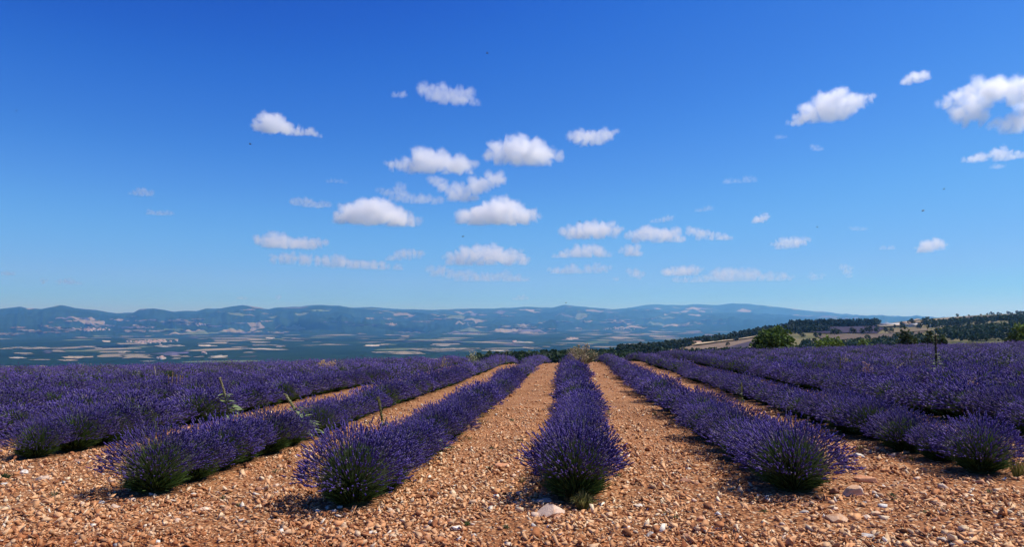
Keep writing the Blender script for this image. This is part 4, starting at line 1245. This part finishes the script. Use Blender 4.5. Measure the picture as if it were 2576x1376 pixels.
def wood(poly, n, h, kinds, label, tone=1.0, spread=.95):
    poly = np.array(poly, float); lo, hi = poly.min(0), poly.max(0)
    X = TR.uniform(lo[0], hi[0], n * 6); Y = TR.uniform(lo[1], hi[1], n * 6)
    ok = in_poly(X, Y, poly); X, Y = X[ok][:n], Y[ok][:n]
    P = hill_at(X, Y)
    A = Acc()
    for k, p in enumerate(P):
        V, T, C = kinds[k % len(kinds)]
        a = TR.uniform(0, 6.28); hh = h * TR.uniform(.6, 1.25); w = hh * spread * TR.uniform(.7, 1.2)
        ca, sa = math.cos(a) * w, math.sin(a) * w
        A.add(np.stack([V[:, 0] * ca - V[:, 1] * sa + p[0], V[:, 0] * sa + V[:, 1] * ca + p[1], V[:, 2] * hh + p[2] - .12 * hh], 1), T)
        A.C.append(C * tone * TR.uniform(.75, 1.25))
    obj('wood', A.mesh('wood', M_LEAF), kind='stuff', label=label)
wood([(1180, 916), (1330, 903), (1430, 896), (1560, 889), (1600, 893), (1600, 925), (1400, 930), (1180, 930)], 620, 4.6, OAK, 'dark green oak wood dropping away behind the crest of the field')
wood([(1560, 890), (1640, 880), (1700, 871), (1760, 861), (1840, 849), (1880, 845), (1870, 853), (1760, 869), (1700, 880), (1640, 893), (1560, 900)], 520, 6.5, PINE, 'dark wood climbing along the hill edge towards the pines')
wood([(1850, 846), (1920, 834), (1990, 826), (2060, 827), (2085, 836), (2020, 838), (1930, 844), (1870, 853)], 300, 8.0, PINE, 'dark wood at the left end of the pine belt')
wood([(1985, 825), (2080, 821), (2150, 819), (2208, 818), (2206, 822), (2090, 825), (1990, 830)], 460, 11.0, PINE, 'long belt of pines on the skyline above the dark lavender plot', 1.0, .6)
wood([(2305, 828), (2330, 818), (2430, 812), (2510, 803), (2600, 795), (2760, 788), (2760, 815), (2600, 818), (2500, 812), (2430, 822), (2340, 828)], 520, 8.5, OAK, 'broad dark wood on the upper right hillside')
wood([(2330, 848), (2420, 832), (2500, 824), (2600, 815), (2760, 812), (2760, 850), (2600, 856), (2420, 860)], 430, 6.5, OAK, 'dark wood on the lower right slope above the lavender')
wood([(2010, 872), (2040, 862), (2110, 864), (2200, 858), (2290, 848), (2340, 850), (2320, 874), (2180, 880), (2010, 884)], 250, 5.0, OAK, 'row of scrubby oaks behind the bright shrubs')
wood([(1690, 892), (1880, 884), (1900, 892), (1690, 902)], 120, 4.0, OAK, 'low scrub between the fields and the lavender crest')

FT = [tree_meshes(1.0, .95, 260, .075, c, TR, trunk=.05, low=.10, lobes=6) for c in ((0.030, 0.050, 0.020), (0.04, 0.062, 0.024), (0.025, 0.042, 0.020))]
lone = [(2012, 846, 7), (2098, 846, 8), (2110, 844, 6), (2145, 842, 8), (2168, 843, 7), (2185, 840, 9), (2205, 839, 7), (2226, 838, 7), (2050, 851, 6), (2060, 849, 5), (1912, 857, 5), (1850, 862, 5), (1830, 872, 4), (1800, 866, 4),
        (2292, 822, 11), (2330, 823, 12), (2352, 828, 8), (2268, 823, 8), (2212, 820, 10), (2250, 829, 6), (2270, 831, 6), (2310, 830, 7), (2395, 826, 8), (2460, 825, 8), (2020, 853, 5), (1985, 858, 4), (2240, 838, 6), (2180, 856, 5),
        (2408, 800, 9), (2484, 794.3, 6), (2493, 793.5, 9), (2499, 793.2, 6), (2512, 792.8, 7), (2519, 792.5, 5), (2536, 791.8, 8), (2541, 791.6, 6), (2547, 791.4, 5), (2559, 790.9, 9), (2564, 790.7, 7), (2570, 790.4, 8), (2576, 790.2, 7), (2468, 795.2, 5), (2437, 797, 5)]
lone.sort()
seen = {}
for i, (px, py, h) in enumerate(lone):
    p = hill_at(px, py)
    where = ('on the skyline of the right hand hill' if py < 802 else 'beside the farm on the hill' if 2200 < px < 2370 and py < 834 else 'edging the dark lavender plot' if 2080 < px < 2240 and py < 848 else 'in the brown fields of the hillside')
    seen[where] = seen.get(where, 0) + 1
    tree('field_tree', FT[i % 3], tuple(float(v) for v in p), i * 1.3, (h * TR.uniform(.8, 1.2), h * TR.uniform(.8, 1.2), h), f'small dark tree, {nth(seen[where])} from the left, {where}', 'tree', f'small trees {where}')

# ------------------------------------------------------------------ farm and villages
def plain(name, col, rough=.9):
    m, nt, out = material(name)
    tc = node(nt, 'ShaderNodeTexCoord').outputs['Object']
    c = mixc(nt, 1.0, col, ramp(nt, noise_n(nt, tc, 1.3, 4), [(.3, (.85,) * 3), (.7, (1.1,) * 3)]), 'MULTIPLY')
    b = node(nt, 'ShaderNodeBsdfPrincipled', {'Base Color': c, 'Roughness': rough}); nt.links.new(b.outputs[0], out.inputs['Surface'])
    return m
M_WALL = plain('pale_render', (0.62, 0.55, 0.45)); M_WHITE = plain('white_render', (0.8, 0.78, 0.74)); M_ROOF = plain('clay_tiles', (0.36, 0.22, 0.16)); M_TIN = plain('pale_sheet_roof', (0.46, 0.46, 0.47), .6); M_FAR = plain('far_walls', (0.36, 0.33, 0.29)); M_PANE = plain('dark_glass', (0.03, 0.035, 0.04), .2); M_SHUT = plain('wooden_door', (0.16, 0.12, 0.09))
def box(A, x0, x1, y0, y1, z0, z1):
    V = [(x, y, z) for x in (x0, x1) for y in (y0, y1) for z in (z0, z1)]
    A.add(V, [(0, 1, 3), (0, 3, 2), (4, 6, 7), (4, 7, 5), (0, 4, 5), (0, 5, 1), (2, 3, 7), (2, 7, 6), (0, 2, 6), (0, 6, 4), (1, 5, 7), (1, 7, 3)])
def house(name, loc, rz, L, W, H, label, wall, roof, cat, group=None, nwin=3, rise=.3):
    root = empty(name, loc, rz, label, cat, group)
    A = Acc(); box(A, -L / 2, L / 2, -W / 2, W / 2, -2.5, H)
    A.add([(-L / 2, -W / 2, H), (-L / 2, W / 2, H), (-L / 2, 0, H + W * rise), (L / 2, -W / 2, H), (L / 2, W / 2, H), (L / 2, 0, H + W * rise)], [(0, 2, 1), (3, 4, 5)])
    obj('wall', A.mesh('wall', wall), parent=root)
    A = Acc(); e, t = .5, .25
    for s in (-1, 1):
        V = []
        for x in (-L / 2 - e, L / 2 + e):
            V += [(x, s * (W / 2 + e), H - e * rise * 2 + .05), (x, s * (W / 2 + e), H - e * rise * 2 + .05 + t), (x, 0, H + W * rise + .05), (x, 0, H + W * rise + .05 + t)]
        A.add(V, [(0, 1, 3), (0, 3, 2), (4, 6, 7), (4, 7, 5), (0, 4, 5), (0, 5, 1), (1, 5, 7), (1, 7, 3), (0, 2, 6), (0, 6, 4)])
    obj('roof', A.mesh('roof', roof), parent=root)
    for k in range(nwin):
        x = -L / 2 + L * (k + .5) / nwin
        A = Acc(); box(A, x - .5, x + .5, -W / 2 - .04, -W / 2 + .05, H * .4, H * .4 + 1.3)
        obj('window' if k != nwin // 2 else 'door', A.mesh('window', M_PANE if k != nwin // 2 else M_SHUT), parent=root)
    return root
for (px, py, rz, L, W, H, w, r, nm, lb) in (
    (2215, 819.5, .1, 22, 9, 2.6, M_WALL, M_TIN, 'farm_building', 'long farm building with a pale roof at the left end of the farm'),
    (2246, 820, .05, 38, 10, 2.6, M_WALL, M_TIN, 'farm_building', 'longest pale roofed shed of the farm on the hill'),
    (2281, 822, -.2, 13, 9, 5, M_WALL, M_ROOF, 'farmhouse', 'tiled farmhouse right of the longest pale shed'),
    (2303, 823.5, .2, 15, 8, 3, M_WALL, M_TIN, 'farm_building', 'white farm building below the dark wood'),
    (2352, 824.5, 0, 12, 7, 2.6, M_WALL, M_TIN, 'farm_building', 'small pale building at the right end of the farm'),
    (2354, 858, .3, 4.5, 3, 1.6, M_WALL, M_TIN, 'shed', 'small pale roofed shed just above the right hand lavender'),
    (1748, 870, .1, 10, 6, 3, M_WALL, M_ROOF, 'cottage', 'small cottage on the track at the lower left of the hill')):
    p = hill_at(px, py)
    house(nm, tuple(float(v) for v in p), rz - YAW, L, W, H, lb, w, r, 'house', None, 3, .14)

def village(name, cx, cy, hw, hh, n, label):
    """A far village: a scatter of houses, each a speck."""
    X = cx + TR.normal(0, .45, n) * hw; Y = cy + TR.normal(0, .45, n) * hh
    P = valley_hit(X, Y); WA, RA = Acc(), Acc()
    for p in P:
        L, W, H = TR.uniform(14, 30), TR.uniform(10, 16), TR.uniform(7, 11); a = TR.uniform(0, 3.14); ca, sa = math.cos(a), math.sin(a)
        def put(A, V, T):
            V = np.array(V); A.add(np.stack([V[:, 0] * ca - V[:, 1] * sa + p[0], V[:, 0] * sa + V[:, 1] * ca + p[1], V[:, 2] + p[2]], 1), T)
        B = Acc(); box(B, -L / 2, L / 2, -W / 2, W / 2, -4, H); put(WA, B.V[0], B.T[0])
        put(RA, [(-L / 2 - .5, -W / 2 - .5, H), (L / 2 + .5, -W / 2 - .5, H), (L / 2 + .5, 0, H + W * .28), (-L / 2 - .5, 0, H + W * .28), (-L / 2 - .5, W / 2 + .5, H), (L / 2 + .5, W / 2 + .5, H)], [(0, 1, 2), (0, 2, 3), (3, 2, 5), (3, 5, 4)])
    root = empty(name, (0, 0, 0), 0, label, None); root['kind'] = 'stuff'
    obj('wall', WA.mesh('wall', M_FAR), parent=root, kind='stuff'); obj('roof', RA.mesh('roof', M_ROOF), parent=root, kind='stuff')
village('village', 385, 862, 60, 4.5, 60, 'far village of pale houses spread over the fields in the left valley')
village('village', 235, 830, 45, 4, 60, 'far village at the foot of the left mountains')
village('village', 985, 816, 14, 2.5, 18, 'far hamlet of white specks in the valley left of the middle')
village('village', 1440, 853, 12, 2, 12, 'far hamlet of white specks above the straw shrub')
village('village', 1296, 861, 8, 2, 8, 'far farmstead of white specks in the middle of the valley')
village('village', 505, 817, 14, 4, 18, 'far hamlet on the foothill fields left of the middle')
village('village', 1560, 828, 40, 4, 26, 'far scattered farms in the valley right of the middle')
village('village', 400, 904, 16, 3, 8, 'nearest valley farms just above the left hand lavender')
village('village', 515, 890, 4, 2, 4, 'pale farm buildings beside the bright stubble field')

# ------------------------------------------------------------------ insects in the air above the field
M_BUG = plain('dark_insect', (0.02, 0.018, 0.015), .5); M_WING = plain('insect_wing', (0.12, 0.11, 0.10), .4)
def insect(px, py, size_px, label, dist=5.0):
    d = ray(px, py); p = EYE + d * dist; s = size_px * .8 / F * dist
    root = empty('flying_insect', tuple(float(v) for v in p), rnd.uniform(-.4, .4) - YAW, label, 'insect', 'insects flying over the field')
    root.rotation_euler[1] = rnd.uniform(-.3, .1)
    A = Acc(); tube(A, [(-s * .5, 0, 0), (-s * .35, 0, .03 * s), (-s * .1, 0, .03 * s), (s * .05, 0, .02 * s), (s * .2, 0, .04 * s), (s * .32, 0, .02 * s), (s * .5, 0, -.01 * s)], [.02 * s, .11 * s, .14 * s, .07 * s, .13 * s, .09 * s, .03 * s], 7)
    obj('body', A.mesh('body', M_BUG, True), parent=root)
    for sg in (-1, 1):
        A = Acc(); V = [(.12 * s, 0, .1 * s), (.22 * s, sg * .3 * s, .22 * s), (.1 * s, sg * .55 * s, .28 * s), (-.15 * s, sg * .45 * s, .22 * s), (-.1 * s, 0, .1 * s)]
        A.add(V, [(0, 1, 4), (1, 3, 4), (1, 2, 3)])
        obj('wing', A.mesh('wing', M_WING), parent=root)
for px, py, s, lb in ((1226, 133, 9, 'tiny dark insect highest in the blue sky'), (630, 362, 9, 'tiny dark insect below the leftmost large cloud'), (1165, 595, 8, 'tiny dark insect below the peaked middle cloud'),
                      (2322, 530, 9, 'tiny dark insect in the clear sky at right'), (2375, 475, 6, 'tiny dark insect above another one at right'), (2056, 571, 6, 'tiny dark insect right of the small bean shaped cloud'), (1458, 557, 6, 'tiny dark insect at the top of a low cloud'), (1424, 762, 6, 'tiny dark insect just above the mountain skyline'), (42, 278, 5, 'tiny dark insect at the left edge of the sky')):
    insect(px, py, s, lb)

# ------------------------------------------------------------------ clouds
def cloud_material(name, dens):
    m, nt, out = material(name)
    at = node(nt, 'ShaderNodeAttribute', attribute_name='density')
    v = node(nt, 'ShaderNodeVolumePrincipled', {'Color': (1, 1, 1, 1), 'Absorption Color': (1, 1, 1, 1), 'Anisotropy': 0.5})
    v.inputs['Density Attribute'].default_value = ''
    nt.links.new(math_n(nt, 'MULTIPLY', at.outputs['Fac'], dens), v.inputs['Density'])
    nt.links.new(v.outputs[0], out.inputs['Volume'])
    return m
CLOUD_MATS = {}
def cloud_group():
    """Turns a cloud's puffs (points with a radius) into billowing vapour."""
    ng = bpy.data.node_groups.new('billow', 'GeometryNodeTree')
    I = ng.interface
    I.new_socket('Geometry', in_out='INPUT', socket_type='NodeSocketGeometry')
    I.new_socket('Puffs', in_out='INPUT', socket_type='NodeSocketObject')
    for nm, ty in (('Min', 'NodeSocketVector'), ('Max', 'NodeSocketVector'), ('Unit', 'NodeSocketFloat'), ('Seed', 'NodeSocketFloat'), ('Ragged', 'NodeSocketFloat'), ('Base', 'NodeSocketFloat'), ('ResX', 'NodeSocketInt'), ('ResY', 'NodeSocketInt'), ('ResZ', 'NodeSocketInt'), ('Material', 'NodeSocketMaterial')):
        I.new_socket(nm, in_out='INPUT', socket_type=ty)
    I.new_socket('Geometry', in_out='OUTPUT', socket_type='NodeSocketGeometry')
    N = lambda t, **k: node(ng, t, None, **k)
    gi, go = N('NodeGroupInput'), N('NodeGroupOutput')
    L = ng.links.new
    oi = N('GeometryNodeObjectInfo'); L(gi.outputs['Puffs'], oi.inputs['Object'])
    pos = N('GeometryNodeInputPosition').outputs[0]
    # domain warp
    sc = N('ShaderNodeVectorMath', operation='SCALE'); L(pos, sc.inputs[0])
    inv = N('ShaderNodeMath', operation='DIVIDE'); inv.inputs[0].default_value = 1.0; L(gi.outputs['Unit'], inv.inputs[1]); L(inv.outputs[0], sc.inputs['Scale'])
    off = N('ShaderNodeVectorMath', operation='ADD'); L(sc.outputs[0], off.inputs[0])
    cmbx = N('ShaderNodeCombineXYZ'); L(gi.outputs['Seed'], cmbx.inputs[0]); L(gi.outputs['Seed'], cmbx.inputs[1]); L(cmbx.outputs[0], off.inputs[1])
    n1 = N('ShaderNodeTexNoise'); n1.inputs['Scale'].default_value = 1.15; n1.inputs['Detail'].default_value = 8; n1.inputs['Roughness'].default_value = .70; L(off.outputs[0], n1.inputs['Vector'])
    px = N('GeometryNodeProximity', target_element='POINTS'); L(oi.outputs['Geometry'], px.inputs[0]); L(pos, px.inputs['Sample Position'])
    sn = N('GeometryNodeSampleNearest', domain='POINT'); L(oi.outputs['Geometry'], sn.inputs[0]); L(pos, sn.inputs['Sample Position'])
    si = N('GeometryNodeSampleIndex', data_type='FLOAT', domain='POINT'); L(oi.outputs['Geometry'], si.inputs['Geometry'])
    na = N('GeometryNodeInputNamedAttribute', data_type='FLOAT'); na.inputs['Name'].default_value = 'puff'
    L(na.outputs[0], si.inputs['Value']); L(sn.outputs[0], si.inputs['Index'])
    def M(op, a, b=None, clamp=False):
        n = N('ShaderNodeMath', operation=op, use_clamp=clamp)
        for k, v in ((0, a), (1, b)):
            if v is None: continue
            if isinstance(v, bpy.types.NodeSocket): L(v, n.inputs[k])
            else: n.inputs[k].default_value = v
        return n.outputs[0]
    d = M('DIVIDE', M('SUBTRACT', si.outputs[0], px.outputs['Distance']), gi.outputs['Unit'])
    wob = M('MULTIPLY', M('SUBTRACT', n1.outputs[0], 0.5), gi.outputs['Ragged'])
    d = M('ADD', d, wob)
    dens = M('MULTIPLY', d, 2.0, True)
    sepz = N('ShaderNodeSeparateXYZ'); L(pos, sepz.inputs[0])
    fl = M('MULTIPLY', M('ADD', M('DIVIDE', M('SUBTRACT', sepz.outputs[2], gi.outputs['Base']), gi.outputs['Unit']), M('MULTIPLY', wob, .25)), 5.0, True)
    dens = M('MULTIPLY', dens, fl)
    vc = N('GeometryNodeVolumeCube'); L(dens, vc.inputs['Density'])
    for a, b in (('Min', 'Min'), ('Max', 'Max'), ('ResX', 'Resolution X'), ('ResY', 'Resolution Y'), ('ResZ', 'Resolution Z')): L(gi.outputs[a], vc.inputs[b])
    sm = N('GeometryNodeSetMaterial'); L(vc.outputs[0], sm.inputs[0]); L(gi.outputs['Material'], sm.inputs['Material'])
    L(sm.outputs[0], go.inputs[0])
    return ng
BILLOW = cloud_group()
CLOUD_BASE = 1500.0
CR = np.random.default_rng(91)
def cloud(puffs, label, dens=.02, ragged=1.9, unit_px=None, soft_base=0.3, fill=True):
    """puffs: (px, py, radius in picture pixels)."""
    P = np.array(puffs, float)
    mid = [(P[i] + P[j]) / 2 for i in range(len(P)) for j in range(i) if fill and math.hypot(*(P[i] - P[j])[:2]) < 1.7 * (P[i, 2] + P[j, 2])]
    n_main = len(P)
    if mid: P = np.concatenate([P, np.array(mid) * [1, 1, .92]])
    cx, cy = P[:, 0].mean(), (P[:, 1] + P[:, 2] * .4).max()
    d0 = ray(cx, cy); el = d0[2] / np.hypot(d0[0], d0[1])
    r = min((CLOUD_BASE - EYE[2]) / el, 60000.0)
    base = EYE + d0 / np.hypot(d0[0], d0[1]) * r
    hd = heading(cx); rt = np.array([hd[1], -hd[0], 0]); fw = np.array([hd[0], hd[1], 0])
    pxm = r / (F / column(cx))                     # metres per picture pixel there
    rx = (P[:, 0] - cx) * pxm * column(cx); rz = -(P[:, 1] - cy) * pxm; rr = P[:, 2] * pxm * 1.33
    ry = CR.uniform(-.6, .6, len(P)) * rr
    V = np.stack([rx, ry, rz], -1)
    # extra small puffs budding from the big ones
    extra, er = [], []
    for v, q in zip(V[:n_main], rr):
        for _ in range(9):
            u = CR.normal(0, 1, 3); u /= np.linalg.norm(u); u[2] = abs(u[2]) * .8 - .15
            extra.append(v + u * q * CR.uniform(.45, .85) * np.array([1.15, 1, .9])); er.append(q * CR.uniform(.30, .6))
    V = np.concatenate([V, np.array(extra)]); R = np.concatenate([rr, np.array(er)])
    me = bpy.data.meshes.new('cloud'); me.from_pydata([tuple(v) for v in V], [], [])
    a = me.attributes.new('puff', 'FLOAT', 'POINT'); a.data.foreach_set('value', R.astype(np.float32))
    unit = (unit_px or np.median(P[:, 2])) * pxm
    lo = (V - R[:, None] * 1.0).min(0) - unit * .35 * ragged; hi = (V + R[:, None]).max(0) + unit * .35 * ragged
    key = round(dens * (.55 if cy < 560 else .75) / pxm, 6)
    if key not in CLOUD_MATS: CLOUD_MATS[key] = cloud_material('cloud_vapour', key)
    puffs_o = bpy.data.objects.new('cloud_puffs', me)              # shape data only, never linked to the scene
    vol = bpy.data.volumes.new('cloud'); vol.materials.append(CLOUD_MATS[key])
    o = obj('cloud', vol, None, label=label, cat='cloud', group='fair weather clouds', loc=tuple(float(v) for v in base))
    o.rotation_euler = (0, 0, math.atan2(rt[1], rt[0]))
    md = o.modifiers.new('billow', 'NODES'); md.node_group = BILLOW
    ids = {s.name: s.identifier for s in BILLOW.interface.items_tree if s.in_out == 'INPUT'}
    sz = hi - lo; vox = max(sz.max() / 220, pxm * 1.25)
    for k, v in (('Puffs', puffs_o), ('Min', lo.tolist()), ('Max', hi.tolist()), ('Unit', float(unit)), ('Seed', float(CR.uniform(0, 90))), ('Ragged', ragged), ('Base', float((V[:len(P), 2] - R[:len(P)] * soft_base).min())),
                 ('ResX', int(np.clip(sz[0] / vox, 12, 150))), ('ResY', int(np.clip(sz[1] / vox, 12, 90))), ('ResZ', int(np.clip(sz[2] / vox, 12, 90))), ('Material', CLOUD_MATS[key])):
        md[ids[k]] = v
    return o

W_ = dict(dens=.05, ragged=1.7)          # wisps
cloud([(668, 312, 24), (688, 304, 24), (700, 318, 22), (646, 324, 16), (724, 326, 16), (748, 330, 13), (775, 330, 17), (796, 332, 11)], 'bright peaked cloud trailing a small puff, leftmost of the large clouds', .12)
cloud([(1075, 232, 22), (1100, 225, 20), (1120, 242, 24), (1150, 250, 20), (1180, 232, 18), (1190, 255, 14), (1140, 235, 18)], 'ragged wispy cloud, highest in the middle of the sky', .06, 1.9)
cloud([(996, 240, 12), (1012, 238, 12)], 'small faint wisp left of the highest ragged cloud', **W_)
cloud([(985, 416, 14), (1020, 412, 20), (1060, 400, 28), (1090, 392, 28), (1110, 412, 26), (1145, 414, 26), (1175, 412, 22), (1185, 430, 14), (1050, 425, 18), (1120, 430, 16)], 'broad cloud with a long left tail, left of the rounded one', .10)
cloud([(1250, 388, 24), (1280, 378, 32), (1315, 372, 34), (1350, 378, 32), (1380, 388, 24), (1330, 405, 26), (1300, 402, 24), (1370, 405, 20)], 'large rounded bright cloud in the middle of the sky', .11)
cloud([(1450, 345, 20), (1475, 342, 24), (1500, 345, 22), (1525, 338, 16), (1545, 334, 9), (1470, 360, 14)], 'smaller cloud right of the large rounded cloud', .09)
cloud([(1235, 450, 24), (1255, 445, 18), (1205, 465, 22), (1170, 478, 22), (1130, 478, 20), (1150, 500, 18), (1185, 500, 16), (1105, 460, 14), (1085, 450, 12)], 'slanting grey white cloud rising to the right under the tailed cloud', .08, 1.7)
cloud([(1010, 470, 14), (985, 490, 16), (1020, 500, 16), (1060, 500, 18), (1095, 505, 16), (960, 480, 10)], 'thin veil of cloud joining two thicker clouds', .05, 2.0)
cloud([(860, 552, 22), (890, 540, 28), (930, 530, 34), (965, 535, 34), (1000, 545, 28), (1035, 550, 22), (910, 558, 20), (980, 560, 18)], 'wide heaped cloud with a grey base, left of the peaked one', .10)
cloud([(1165, 550, 22), (1195, 545, 26), (1225, 535, 30), (1255, 522, 32), (1275, 510, 20), (1290, 535, 30), (1320, 542, 24), (1345, 545, 14), (1250, 556, 24), (1210, 558, 20)], 'triangular peaked cloud with a flat base, right of the wide heaped one', .10)
cloud([(745, 508, 14), (770, 512, 15), (795, 515, 14), (820, 515, 12)], 'small flat cloud above the left double cloud', .06)
cloud([(845, 457, 8), (870, 458, 7), (825, 456, 7)], 'faint streak of cloud high left of the middle', .03, 1.8)
cloud([(665, 608, 18), (690, 604, 22), (720, 610, 20), (755, 615, 18), (785, 612, 20), (805, 608, 14), (770, 622, 14)], 'left double cloud with two humps low in the sky', .08)
cloud([(690, 652, 12), (725, 650, 15), (760, 652, 16), (800, 656, 13), (840, 654, 16), (880, 660, 15), (920, 666, 15), (965, 668, 14), (1010, 672, 11)], 'long low band of cloud on the left', .07)
cloud([(1005, 640, 14), (1030, 636, 15), (1055, 636, 12), (985, 652, 12)], 'faint cloud resting on the right end of the long band', .05)
cloud([(1135, 650, 18), (1170, 640, 22), (1210, 638, 24), (1250, 640, 24), (1285, 645, 22), (1315, 655, 16), (1230, 660, 20), (1180, 660, 18), (1310, 630, 9)], 'large low heaped cloud in the middle above the mountains', .07)
cloud([(1090, 682, 14), (1115, 680, 14), (1150, 695, 14), (1200, 700, 16), (1250, 700, 16), (1290, 702, 14), (1320, 704, 12), (1180, 688, 14), (1270, 690, 12)], 'flat ragged cloud just under the large low heaped one', .04, 1.6)
cloud([(1430, 582, 18), (1460, 582, 22), (1490, 574, 22), (1520, 576, 22), (1548, 580, 16), (1475, 595, 16)], 'puffy low cloud right of the peaked one', .08)
cloud([(1600, 592, 18), (1630, 584, 20), (1665, 590, 20), (1695, 588, 16), (1710, 605, 14), (1690, 606, 12)], 'puffy low cloud, next right after another of its size', .07)
cloud([(1735, 578, 12), (1755, 588, 14), (1775, 590, 13), (1810, 598, 14), (1828, 602, 10)], 'chain of small puffs at the right of the low clouds', .06)
cloud([(1650, 556, 10), (1670, 552, 10), (1690, 548, 8)], 'little wisp above the puffy low clouds', .04, 1.7)
cloud([(1425, 640, 16), (1455, 636, 18), (1485, 628, 20), (1510, 638, 16), (1530, 642, 10), (1400, 645, 9)], 'low cloud with a raised right hump in the middle distance', .06)
cloud([(1575, 630, 14), (1595, 628, 16), (1605, 640, 13)], 'small round low cloud among the middle ones', .06)
cloud([(1390, 684, 12), (1415, 682, 13), (1440, 678, 14), (1460, 682, 11), (1500, 674, 13), (1525, 676, 11)], 'low faint cloud near the horizon, right of the flat ragged one', .045)
cloud([(1590, 685, 12), (1608, 690, 12), (1550, 703, 9)], 'faint small cloud near the horizon in the middle', .04)
cloud([(1680, 688, 16), (1710, 682, 18), (1735, 680, 16), (1752, 684, 12)], 'brighter puff at the left end of the long horizon bank', .07)
cloud([(1775, 698, 14), (1810, 692, 18), (1850, 688, 20), (1885, 692, 18), (1915, 698, 14), (1960, 696, 13), (1985, 700, 10), (2040, 698, 12), (2060, 698, 9), (1700, 702, 12), (1740, 704, 12)], 'long bank of faint cloud low over the right mountains', .035, 1.6)
cloud([(1955, 614, 14), (1980, 610, 16), (2005, 608, 15), (2025, 606, 11), (1960, 622, 11)], 'grey white low cloud at the right, above the horizon bank', .06)
cloud([(1900, 556, 11), (1915, 550, 13), (1926, 546, 10)], 'small bean shaped cloud right of the middle', .08)
cloud([(1990, 300, 14), (2015, 290, 20), (2045, 278, 28), (2080, 262, 34), (2110, 258, 32), (2140, 262, 26), (2165, 258, 20), (2190, 252, 12), (2085, 288, 26), (2110, 284, 22), (2050, 292, 18)], 'long bright slanting cloud, left of the biggest cloud', .10)
cloud([(2280, 195, 14), (2305, 190, 17), (2328, 194, 14), (2300, 202, 10)], 'small bright cloud above the slanting one at right', .09)
cloud([(2385, 240, 20), (2410, 228, 20), (2435, 218, 20), (2415, 262, 24), (2445, 255, 32), (2485, 232, 36), (2515, 225, 34), (2550, 228, 34), (2590, 232, 36), (2440, 285, 28), (2470, 290, 22), (2535, 318, 28), (2565, 312, 30), (2600, 305, 36), (2550, 335, 18), (2590, 332, 20)], 'biggest brightest cloud, cut off by the right edge', .10, fill=False)
cloud([(2440, 400, 13), (2460, 394, 15), (2472, 402, 11)], 'small puff under the biggest cloud, away from the edge', .07)
cloud([(2505, 385, 13), (2518, 378, 15), (2535, 395, 12), (2560, 395, 13), (2585, 398, 12)], 'little cloud under the biggest cloud, touching the edge', .08)
cloud([(2505, 420, 10), (2520, 420, 9)], 'tiniest wisp below the little edge cloud', .03, 1.7)
cloud([(2315, 628, 12), (2335, 618, 16), (2355, 612, 15), (2372, 618, 11), (2330, 632, 10)], 'lone low cloud at the far right', .08)
cloud([(340, 488, 11), (358, 480, 13), (372, 486, 12)], 'small peaked cloud alone on the left', .055)
cloud([(375, 536, 9), (395, 538, 10), (415, 537, 9), (428, 534, 7)], 'small flat cloud below the peaked one on the left', .07)
cloud([(1835, 456, 12), (1860, 456, 9), (1885, 452, 12)], 'faint wisp high in the right half of the sky', .025, 1.9)
cloud([(2050, 372, 10), (2058, 376, 9)], 'tiny wisp below the slanting cloud', .03, 1.8)
cloud([(1960, 345, 9), (1972, 346, 8)], 'second tiny wisp under the slanting cloud, farther left', .02, 1.8)
cloud([(1760, 528, 9), (1785, 526, 9)], 'faint little cloud left of the bean shaped one', .035, 1.6)
cloud([(2120, 672, 9), (2135, 696, 8), (2140, 675, 7)], 'faint puff low at the right', .03, 1.6)
cloud([(2225, 625, 9), (2245, 624, 8)], 'faint puff left of the lone low cloud', .03, 1.6)
cloud([(2150, 575, 8), (2170, 578, 8)], 'faint wisp in the clear right half of the sky', .025, 1.7)
cloud([(150, 710, 8), (175, 708, 10), (195, 713, 8), (110, 708, 8)], 'faint pair of puffs low on the left', .04, 1.5)
cloud([(15, 690, 8), (30, 689, 7)], 'tiny puff low at the left edge', .05, 1.4)
cloud([(1300, 752, 9), (1315, 750, 9)], 'faint puff just above the mountain skyline', .03, 1.5)
cloud([(605, 752, 7), (616, 752, 6), (700, 748, 7)], 'faint pair of specks of cloud above the left mountains', .035, 1.5)
